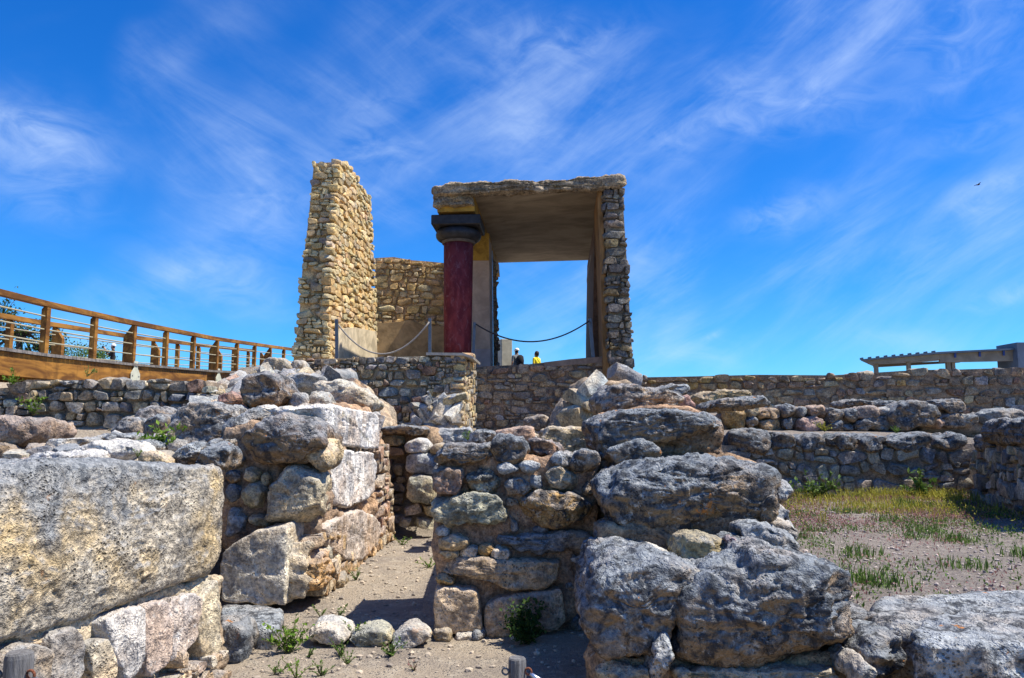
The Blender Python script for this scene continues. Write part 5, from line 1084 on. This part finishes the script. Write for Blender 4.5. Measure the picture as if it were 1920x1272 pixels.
def leafmat(name, c1, c2, trans=0.25):
    m, t, b = newmat(name); g = nd(t, 'ShaderNodeNewGeometry')
    c = mixc(t, g.outputs['Random Per Island'], c1, c2); t.links.new(c, b.inputs['Base Color']); b.inputs['Roughness'].default_value = 0.65
    tr = nd(t, 'ShaderNodeBsdfTranslucent'); t.links.new(c, tr.inputs[0]); mx = nd(t, 'ShaderNodeMixShader', i_0=trans)
    t.links.new(b.outputs[0], mx.inputs[1]); t.links.new(tr.outputs[0], mx.inputs[2])
    t.links.new(mx.outputs[0], [n for n in t.nodes if n.type == 'OUTPUT_MATERIAL'][0].inputs[0]); return m
M_GRASS = leafmat('green_grass', (0.05, 0.11, 0.02), (0.13, 0.20, 0.04)); M_YEL = leafmat('yellow_green_stems', (0.22, 0.24, 0.03), (0.42, 0.36, 0.05))
M_PUR = leafmat('reddish_herbs', (0.22, 0.09, 0.10), (0.34, 0.20, 0.17)); M_LEAF = leafmat('weed_leaf', (0.07, 0.15, 0.015), (0.17, 0.27, 0.03)); M_DARKL = leafmat('dark_shrub_leaf', (0.02, 0.05, 0.012), (0.06, 0.11, 0.02))
M_STEM = plain('plant_stem', (0.12, 0.13, 0.05), 0.8, 0.2, 8, bump=0); M_BARK = plain('dark_bark', (0.06, 0.045, 0.035), 0.9, 0.3, 6)
class Leaves:
    def __init__(s): s.V = []; s.F = []
    def blade(s, p, ang, h, lean, w):
        dx, dy = math.cos(ang), math.sin(ang); px_, py_ = -dy * w / 2, dx * w / 2; b = len(s.V); x, y, z = p
        s.V += [(x - px_, y - py_, z), (x + px_, y + py_, z), (x + dx * lean * .4 + px_ * .8, y + dy * lean * .4 + py_ * .8, z + h * .6), (x + dx * lean * .4 - px_ * .8, y + dy * lean * .4 - py_ * .8, z + h * .6), (x + dx * lean, y + dy * lean, z + h)]
        s.F += [(b, b + 1, b + 2, b + 3), (b + 3, b + 2, b + 4)]
    def leaf(s, p, L, w, q):
        b = len(s.V)
        for a, c_, e in ((0, 0, 0), (L * .45, w / 2, 0.06 * L), (L, 0, -0.05 * L), (L * .45, -w / 2, 0.06 * L)):
            v = q @ Vector((a, c_, e)); s.V.append((p[0] + v.x, p[1] + v.y, p[2] + v.z))
        s.F.append((b, b + 1, b + 2, b + 3))
    def build(s, name, mat, parent=None): return obj(name, s.V, s.F, mat, parent, False)
def rquat(rn, up=0.0):
    return Quaternion((0, 0, 1), rn.uniform(0, 6.283)) @ Quaternion((0, 1, 0), rn.uniform(-1.3, 0.5) - up) @ Quaternion((1, 0, 0), rn.uniform(-0.8, 0.8))
# court ground cover
def cover(name, label, n, mat, hrange, wdt, fn, blades=(6, 13), spread=0.09):
    lv = Leaves(); k = 0; tries = 0
    while k < n and tries < n * 30:
        tries += 1; y = rn.uniform(6.2, 16.6); x = 2.5 + 0.23 * (y - 7) + rn.uniform(0, 7.5)
        if rn.random() > fn(x, y): continue
        k += 1; z = ground_at(x, y); hh = rn.uniform(*hrange)
        for _ in range(rn.randint(*blades)):
            lv.blade((x + rn.gauss(0, spread), y + rn.gauss(0, spread), z - 0.01), rn.uniform(0, 6.28), hh * rn.uniform(0.5, 1.15), hh * rn.uniform(0.1, 0.6), wdt * rn.uniform(0.7, 1.3))
    o = lv.build(name, mat); o['kind'] = 'stuff'; o['label'] = label; o['category'] = 'plants'
import functools
@functools.lru_cache(None)
def pat_(x, y, s_, o): return 0.5 + 0.5 * float(fbm(np.array([[x * s_, y * s_, o]]), 2)[0]) * 1.6
pat = lambda x, y, s_, o: pat_(round(x * 5) / 5, round(y * 5) / 5, s_, o)
far_ = lambda y: min(1, max(0, (y - 10.5) / 4.0))
def rosettes(name, label, n, mat, fn, L, per=(4, 9), spread=0.05, hmax=0.05):
    lv = Leaves(); k = 0; tries = 0
    while k < n and tries < n * 30:
        tries += 1; y = rn.uniform(6.2, 16.6); x = 2.5 + 0.23 * (y - 7) + rn.uniform(0, 7.5)
        if rn.random() > fn(x, y): continue
        k += 1; z = ground_at(x, y)
        for _ in range(rn.randint(*per)): lv.leaf((x + rn.gauss(0, spread), y + rn.gauss(0, spread), z + rn.uniform(0, hmax)), L * rn.uniform(.6, 1.4), L * rn.uniform(.3, .6), rquat(rn, 0.3))
    o = lv.build(name, mat); o['kind'] = 'stuff'; o['label'] = label; o['category'] = 'plants'
cover('grass', 'short green grass clumps in the gravel court', 62, M_GRASS, (0.07, 0.17), 0.012, lambda x, y: 0.35 + 0.3 * (y < 11), (70, 130), 0.13)
cover('dry_grass', 'yellow green flowering stems along the back of the court', 1100, M_YEL, (0.08, 0.28), 0.011, lambda x, y: far_(y) ** 2 * max(0, pat(x, y, 0.6, 7) - 0.3) * (0.3 + 0.7 * min(1, max(0, (x - 4) / 3))), (4, 9), 0.10)
rosettes('yellow_flowers', 'tiny yellow flowers among the court herbs', 1100, M_YEL, lambda x, y: far_(y) * max(0, pat(x, y, 0.5, 7) - 0.3), 0.035, (3, 7), 0.05, 0.2)
rosettes('low_herbs', 'reddish low herbs covering the far part of the court', 5600, M_PUR, lambda x, y: (0.10 + far_(y)) * max(0, pat(x, y, 0.7, 13) - 0.2), 0.035, (4, 9), 0.06, 0.07)
rosettes('green_herbs', 'low green herbs scattered over the court', 2600, M_GRASS, lambda x, y: (0.25 + far_(y)) * max(0, pat(x, y, 1.1, 21) - 0.35), 0.04, (5, 10), 0.05, 0.07)

def weed(label, px, py, d, h, n, mat=None, name='weed', z=None):
    p = at(px, py, d); zb = (ground_at(p[0], p[1]) if z is None else p[2]); base = (p[0], p[1], zb - 0.01)
    r = thing(name, label, 'plant', base); st = MB(); lv = Leaves()
    for k in range(max(5, n // 8)):
        a = rn.uniform(0, 6.28); ln = h * rn.uniform(0.35, 1.05); sp = h * rn.uniform(0.1, 1.0)
        tip = np.array((base[0] + math.cos(a) * sp, base[1] + math.sin(a) * sp, base[2] + ln)); mid = (np.array(base) + tip) / 2 + np.array((0, 0, h * 0.1))
        st.tube([base, mid, tip], [0.004, 0.003, 0.0015], 4)
        for j in range(14):
            f = rn.uniform(0.1, 1.0); p_ = np.array(base) * (1 - f) ** 2 + 2 * f * (1 - f) * mid + f * f * tip
            L = h * rn.uniform(0.10, 0.26); lv.leaf(p_, L, L * rn.uniform(0.35, 0.6), rquat(rn, 0.2))
    st.build('stem', M_STEM, r, True); lv.build('foliage', mat or M_LEAF, r)
WEEDS = [('bright weed at the corner of the low plinth slab', 543, 1196, 5.6, .22, 150, None), ('small weed behind the whitish threshold stone', 602, 1150, 6.6, .10, 50, M_GRASS), ('wispy weed right behind the whitish threshold stone', 634, 1155, 6.5, .12, 30, M_GRASS),
 ('flowering weed between the two left threshold stones', 665, 1185, 5.9, .16, 60, None), ('dark green weed in front of the threshold by the pier', 733, 1222, 5.5, .14, 90, M_GRASS), ('leafy weed in front of the middle threshold stone', 640, 1226, 5.5, .12, 80, M_GRASS),
 ('weed below the whitish threshold stone', 577, 1222, 5.5, .09, 50, M_GRASS), ('grassy tuft on the path below the threshold', 650, 1240, 5.3, .09, 50, M_GRASS), ('low weed patch at the bottom edge of the path', 603, 1262, 5.05, .10, 70, M_GRASS),
 ('thin weed at the lower left of the path', 518, 1258, 5.1, .12, 40, M_GRASS), ('upright weed at the bottom beside the low weed patch', 556, 1265, 5.0, .12, 40, None), ('reddish weed on the path left of the pier shadow', 777, 1252, 5.2, .08, 40, M_PUR),
 ('yellow green weed at the pier side deep in the passage', 805, 1058, 8.6, .14, 60, None), ('small weed near the end of the passage', 754, 1022, 10.2, .14, 50, None), ('weed at the foot of the gypsum wall', 668, 1090, 7.9, .13, 50, M_GRASS)]
for lb, x, y, d, h_, n_, m_ in WEEDS: weed(lb, x, y, d, h_, n_, m_)
weed('small green weed on the end wall of the passage', 734, 992, 11.0, .14, 70, None)
for lb, x, y, d, h_, n_, m_ in [('leafy weed growing in the dark cleft of the pale boulder', 300, 846, 7.6, .26, 160, None), ('sprig hanging on the rubble wall under the walkway', 63, 778, 13.2, .35, 70, M_LEAF), ('bushy sprig at the left end of the walkway wall', 22, 722, 13.4, .28, 80, None), ('thin sprig on top of the walkway wall', 163, 706, 13.4, .22, 30, M_GRASS),
    ('green tuft on the tumbled row behind the court wall', 1546, 809, 17.2, .22, 130, M_YEL), ('low green mat on top of the court wall', 1680, 812, 17.0, .16, 130, M_LEAF), ('green weed on top of the passage end boulder', 878, 826, 11.4, .16, 60, None), ('moss tuft at the back edge of the great block', 258, 856, 6.3, .07, 50, None)]:
    weed(lb, x, y, d, h_, n_, m_, z=1)
weed('tall green weed at the foot of the court wall, left part', 1527, 935, 16.2, .55, 160, M_GRASS); weed('tall green weed at the foot of the court wall, middle part', 1730, 938, 16.2, .6, 130, M_GRASS)
# bush at the foot of the pier
bp_ = at(990, 1196, 5.8); bz = ground_at(bp_[0], bp_[1])
bu = thing('low_bush', 'dark green leafy bush at the foot of the middle pier', 'bush', (bp_[0], bp_[1], bz)); st = MB(); lv = Leaves()
for k in range(16):
    a = rn.uniform(0, 6.28); sp = rn.uniform(0.03, 0.2); tip = np.array((bp_[0] + math.cos(a) * sp * 1.15, bp_[1] + math.sin(a) * sp * 0.7, bz + rn.uniform(0.10, 0.30) * (1.1 - sp * 2.2))); st.tube([(bp_[0], bp_[1], bz - 0.02), (tip + np.array((bp_[0], bp_[1], bz))) / 2, tip], [0.006, 0.004, 0.002], 4)
    for j in range(60):
        f = rn.uniform(0.25, 1.05); p_ = np.array((bp_[0], bp_[1], bz)) * (1 - f) + tip * f + np.array((rn.gauss(0, .022), rn.gauss(0, .022), rn.gauss(0, .018))); lv.leaf(p_, rn.uniform(.025, .05), rn.uniform(.015, .028), rquat(rn))
st.build('stem', M_STEM, bu, True); lv.build('foliage', M_DARKL, bu)
# tree behind the walkway
def tree(name, label, base, H_, crowns, nleaf, L, mat):
    r = thing(name, label, 'tree', tuple(base)); tr = MB(); lv = Leaves(); base = np.array(base)
    top = base + np.array((0, 0, H_ * 0.45)); tr.tube([base - np.array((0, 0, .3)), (base + top) / 2 + np.array((.1, 0, 0)), top], [0.16, 0.13, 0.10], 8)
    for (cx, cy, cz, rx) in crowns:
        c_ = base + np.array((cx, cy, cz)); tr.tube([top, (top + c_) / 2 + np.array((0, 0, 0.15)), c_], [0.08, 0.05, 0.02], 5)
        twigs = [c_ + nr.normal(size=3) * rx * 0.62 * np.array((1, 1, 0.8)) for _ in range(26)]
        for q in twigs: tr.tube([c_, (c_ + q) / 2, q], [0.02, 0.012, 0.006], 4)
        for _ in range(nleaf):
            q = twigs[nr.randint(len(twigs))]; f = nr.uniform(0.35, 1.1); p_ = c_ + (q - c_) * f + nr.normal(size=3) * 0.09; lv.leaf(p_, L * nr.uniform(.6, 1.3), L * nr.uniform(.35, .7), rquat(rn))
    tr.build('trunk', M_BARK, r, True); lv.build('crown', mat, r)
tb = at(30, 700, 30.0); tree('broadleaf_tree', 'dark leafy tree behind the left end of the walkway', (tb[0], tb[1], 3.4), 4.2, [(0, 0, 1.9, 1.0), (-1.2, 0.3, 1.7, 1.0), (0.9, 0.2, 1.4, .8), (-0.5, -.3, 2.5, .75), (0.5, .3, 0.9, 0.9), (-1.4, 0, 0.8, .9), (1.3, 0, 0.7, .6), (-2.2, 0, 1.8, 0.9), (1.4, 0.1, 1.7, .45)], 420, 0.13, M_DARKL)
for lb, x, y, d, rr in (('bright green shrub seen under the walkway rails, left one', 140, 668, 40, 0.9), ('bright green shrub seen under the walkway rails, right one', 190, 674, 42, 0.8)):
    q = at(x, y, d); r = thing('shrub', lb, 'shrub', (q[0], q[1], 3.2)); lv = Leaves(); st = MB()
    for k in range(14):
        v = nr.normal(size=3); v[2] = abs(v[2]); v = v / np.linalg.norm(v) * rr; tip = np.array((q[0], q[1], q[2] - .5)) + v; st.tube([(q[0], q[1], 3.0), (np.array((q[0], q[1], 3.2)) + tip) / 2, tip], [0.03, 0.02, 0.01], 4)
        for j in range(90): lv.leaf(tip + nr.normal(size=3) * rr * .28, .12, .07, rquat(rn))
    st.build('stem', M_BARK, r, True); lv.build('foliage', M_GRASS, r)

# ================================================================== WOODEN POSTS WITH RINGS
M_GWOOD = plain('weathered_grey_wood', (0.17, 0.165, 0.165), 0.9, 0.45, 9, bump=0.5, stretch=(6, 6, 0.5)); M_RUST = plain('rusty_iron', (0.20, 0.07, 0.035), 0.8, 0.4, 20); M_ZINC = plain('bright_zinc', (0.62, 0.66, 0.72), 0.3, 0.1, 10, metal=0.9, bump=0)
def ring(c, R_, r_, nrm):
    nrm = Vector(nrm).normalized(); a = nrm.orthogonal().normalized(); b2 = nrm.cross(a); mb = MB()
    pts = [np.array(Vector(c) + R_ * (math.cos(k / 12 * 6.2832) * a + math.sin(k / 12 * 6.2832) * b2)) for k in range(13)]; return mb.tube(pts, r_, 6)
def stake(px, py, d, w, label, down):
    tp = at(px, py, d); r = thing('wooden_stake', label, 'post', (tp[0], tp[1], 0)); mb = MB(); n = 14
    rings = [0, tp[2] * .6, tp[2] - .02, tp[2] - .006, tp[2]]; scl = [1, 1, 1, .95, .82]
    V = []; Fc = []
    for z_, s_ in zip(rings, scl):
        for k in range(n): a = 6.2832 * k / n; rr = w / 2 * s_ * (1 + 0.06 * math.sin(3 * a + 1) + .03 * math.sin(7 * a)); V.append((tp[0] + rr * math.cos(a), tp[1] + rr * math.sin(a), z_ - 0.1 * (z_ == 0)))
    for i in range(4):
        for k in range(n): Fc.append((i * n + k, i * n + (k + 1) % n, (i + 1) * n + (k + 1) % n, (i + 1) * n + k))
    Fc.append(tuple(4 * n + k for k in range(n))); mb.add(V, Fc).build('stake_shaft', M_GWOOD, r, False)
    for sg, mt2 in ((-1, M_POST), (1, M_RUST)):
        c_ = (tp[0] + sg * (w / 2 + .012), tp[1] - .02, tp[2] - down); ring(c_, .016, .005, (0.2, 1, 0.1)).build('iron_ring', mt2, r, True)
    rp = tag(MB().tube([(tp[0] + w / 2 + .02, tp[1] - .02, tp[2] - down - .01), (tp[0] + w / 2 + .05, tp[1] - .02, tp[2] - down - .03), (tp[0] + w / 2 + .10, tp[1] - .03, tp[2] - down - .055)], [.009, .012, .012], 8).build('cable_clamp', M_ZINC, None, True), 'shiny metal cable clamp hooked to the ' + ('left' if px < 500 else 'centre') + ' wooden stake', 'clamp')
    MB().tube([(tp[0] + w / 2 + .10, tp[1] - .03, tp[2] - down - .055), (tp[0] + .35, tp[1] - .1, tp[2] - down - .2), (tp[0] + .8, tp[1] - .2, tp[2] - down - .36)], .006, 6).build('cable', M_ROPE, rp, True)
stake(969, 1233, 4.0, .088, 'short grey wooden stake with rings at the bottom centre', .06)
stake(36, 1222, 2.95, .095, 'short grey wooden stake with rings at the lower left corner', .075)

# ================================================================== PEOPLE
M_SKIN = plain('skin', (0.42, 0.24, 0.16), 0.6, 0.1, 10, bump=0); M_WHITE = plain('white_cloth', (0.75, 0.75, 0.74), 0.8, 0.1, 10, bump=0); M_HAIR = plain('dark_hair', (0.03, 0.02, 0.018), 0.6, 0.3, 30, bump=0.2)
M_TROU = plain('dark_trousers', (0.05, 0.055, 0.08), 0.9, 0.2, 8, bump=0)
def person(label, x, y, z, h, face, shirt, hairmat, arms, hat=None):
    """one continuous skinned body; face = heading in radians; arms = ((elbow, hand) for left, right) as (side, forward, up) fractions of the height"""
    r = thing('person', label, 'person', (x, y, z)); k = h / 1.75
    J = {'pel': (0, 0, .95), 'spi': (0, 0, 1.15), 'che': (0, .01, 1.34), 'nck': (0, 0, 1.48), 'hd0': (0, .015, 1.57), 'hd1': (0, .01, 1.66), 'hd2': (0, 0, 1.72), 'nose': (0, .10, 1.615)}
    Rr = {'pel': (.16, .12), 'spi': (.145, .11), 'che': (.165, .12), 'nck': (.058, .058), 'hd0': (.068, .08), 'hd1': (.078, .092), 'hd2': (.055, .065), 'nose': (.012, .012)}
    E = [('pel', 'spi'), ('spi', 'che'), ('che', 'nck'), ('nck', 'hd0'), ('hd0', 'hd1'), ('hd1', 'hd2'), ('hd0', 'nose')]
    for sd, nm in ((-1, 'l'), (1, 'r')):
        el, hd = arms[0 if sd < 0 else 1]
        J.update({nm + 'sh': (sd * .19, 0, 1.42), nm + 'el': (sd * el[0], el[1], el[2]), nm + 'wr': (sd * hd[0], hd[1], hd[2]), nm + 'hip': (sd * .10, 0, .88), nm + 'kn': (sd * .11, .02, .48), nm + 'an': (sd * .11, -.01, .08), nm + 'to': (sd * .12, .14, .03)})
        Rr.update({nm + 'sh': (.065, .065), nm + 'el': (.045, .045), nm + 'wr': (.030, .030), nm + 'hip': (.095, .10), nm + 'kn': (.06, .062), nm + 'an': (.042, .045), nm + 'to': (.04, .03)})
        E += [('che', nm + 'sh'), (nm + 'sh', nm + 'el'), (nm + 'el', nm + 'wr'), ('pel', nm + 'hip'), (nm + 'hip', nm + 'kn'), (nm + 'kn', nm + 'an'), (nm + 'an', nm + 'to')]
        w_, e_ = np.array(J[nm + 'wr']), np.array(J[nm + 'el']); dr = (w_ - e_) / np.linalg.norm(w_ - e_); sdv = np.cross(dr, (0, 0, 1.0)); sdv = np.array((1., 0, 0)) if np.linalg.norm(sdv) < .2 else sdv / np.linalg.norm(sdv)
        pm = w_ + dr * .08; J[nm + 'pa'] = tuple(pm); Rr[nm + 'pa'] = (.036, .024); E.append((nm + 'wr', nm + 'pa'))
        for f in range(4): J[nm + 'f%d' % f] = tuple(pm + dr * (.085 - .008 * abs(f - 1)) + sdv * (f - 1.5) * .02); Rr[nm + 'f%d' % f] = (.009, .009); E.append((nm + 'pa', nm + 'f%d' % f))
        J[nm + 'th'] = tuple(w_ + dr * .06 + sdv * .055); Rr[nm + 'th'] = (.010, .010); E.append((nm + 'wr', nm + 'th'))
    names = list(J); me = bpy.data.meshes.new('body'); me.from_pydata([tuple(c * k for c in J[n]) for n in names], [(names.index(a), names.index(b)) for a, b in E], [])
    tmp = bpy.data.objects.new('tmp', me); COL.objects.link(tmp)
    sk = tmp.modifiers.new('skin', 'SKIN'); tmp.modifiers.new('sub', 'SUBSURF').levels = 1
    for i, n in enumerate(names): me.skin_vertices[0].data[i].radius = tuple(v * k for v in Rr[n])
    me.skin_vertices[0].data[0].use_root = True
    dg = bpy.context.evaluated_depsgraph_get(); bm2 = bpy.data.meshes.new_from_object(tmp.evaluated_get(dg)); bpy.data.objects.remove(tmp)
    bm2.materials.clear()
    for mm in (M_SKIN, shirt, M_TROU, hairmat): bm2.materials.append(mm)
    for p in bm2.polygons:
        c_ = p.center / k; arm = abs(c_.x) > .235
        p.use_smooth = True
        if c_.z > 1.50: p.material_index = 3 if (c_.z > 1.66 or (c_.y < -.01 and c_.z > 1.55)) else 0
        elif c_.z < .97: p.material_index = 0 if arm else 2
        else: p.material_index = 0 if (arm and np.linalg.norm(np.array(c_) - np.array(J['lsh' if c_.x < 0 else 'rsh'])) > .2) else 1
    rot = Matrix.Translation((x, y, z)) @ Matrix.Rotation(face - math.pi / 2, 4, 'Z'); bm2.transform(rot); bm2.name = 'body'
    o = link('body', bm2, r); o.matrix_parent_inverse = Matrix.Translation((-x, -y, -z))
    def place(mb, name, mat, parent=r, sm=True):
        mb.V = [tuple(rot @ Vector(tuple(c * k for c in v))) for v in mb.V]; return mb.build(name, mat, parent, sm)
    if hat:
        hb = MB().lathe([(.100, 0), (.104, .03), (.092, .08), (.055, .115), (.012, .125)], (0, -.005, 1.655), 20); hb.box((0, .125, 1.662), (.15, .12, .012)); place(hb, 'cap', hat)
    else:
        hb = MB().lathe([(.07, -.12), (.092, -.06), (.098, .0), (.09, .05), (.05, .095), (.01, .105)], (0, -.022, 1.66), 18); place(hb, 'hair', hairmat)
    return r, place
hang = ((.24, -.02, 1.12), (.25, .06, .86))
M_GSH = plain('grey_blue_shirt', (0.16, 0.18, 0.21), 0.9, 0.15, 6, bump=0); M_YSH = plain('yellow_top', (0.75, 0.62, 0.04), 0.9, 0.08, 6, bump=0); M_BSH = plain('black_tee', (0.02, 0.02, 0.024), 0.9, 0.15, 6, bump=0)
fl_z = 3.0
def stand(px, ytop, d): q = at(px, ytop, d); return q[0], q[1], q[2]
x, y, zt_ = stand(969, 652.5, 32); z0 = ground_at(x, y); p1, pl1 = person('man in white cap and grey shirt seen from behind beyond the portico', x, y, z0, (zt_ - z0) / 1.02, math.radians(125), M_GSH, M_HAIR, (hang, hang), M_WHITE)
bpk = MB().lathe([(.05, 0), (.15, .03), (.165, .2), (.14, .38), (.06, .45)], (0.03, -.20, 1.02), 16); pl1(bpk, 'backpack', M_BSH, None)
o = COL.objects['backpack'] if 'backpack' in COL.objects else None
tag(o, 'black backpack on the back of the man in grey', 'backpack')
x, y, zt_ = stand(1006, 659, 33); z0 = ground_at(x, y); p2_, pl2 = person('dark haired person in bright yellow top beyond the portico', x, y, z0, (zt_ - z0) / 1.0, math.radians(140), M_YSH, M_HAIR, (hang, hang), None)
pl2(MB().tube([(-.13, -.125, 1.42), (.02, -.15, 1.25), (.16, -.12, 1.05)], .012, 5), 'bag_strap', M_BSH)
x, y, zt_ = stand(213, 644, 33); z0 = ground_at(x, y); p3, pl3 = person('person in white cap and black tee raising a camera behind the walkway', x, y, z0, (zt_ - z0) / 1.02, math.radians(200), M_BSH, M_HAIR, (((.22, .16, 1.26), (.07, .30, 1.50)), ((.22, .16, 1.26), (.07, .30, 1.50))), M_WHITE)
cm = MB().box((0, .40, 1.60), (.14, .07, .09)); cm.lathe([(.035, 0), (.035, .06)], (0, .40, 1.60), 12); pl3(cm, 'small_camera', M_BSH, None, False); tag(COL.objects['small_camera'], 'small black camera held up by the person in the white cap', 'camera')

# ================================================================== BIRD
q = at(1834, 347, 60); r = thing('bird', 'small dark bird gliding in the sky at right', 'bird', tuple(q))
bb = MB(); bb.tube([q + np.array((-.2, 0, -.02)), q + np.array((-.08, 0, 0)), q + np.array((.08, 0, .02)), q + np.array((.17, 0, .04))], [.015, .05, .045, .012], 8); bb.build('body', M_HAIR, r, True)
for sg in (-1, 1): MB().add([q + np.array((-.05, 0, .02)), q + np.array((.07, 0, .03)), q + np.array((.05, sg * .3, .10)), q + np.array((-.08, sg * .5, .06)), q + np.array((-.08, sg * .25, .08))], [(0, 1, 2, 3, 4)]).build('wing', M_HAIR, r)
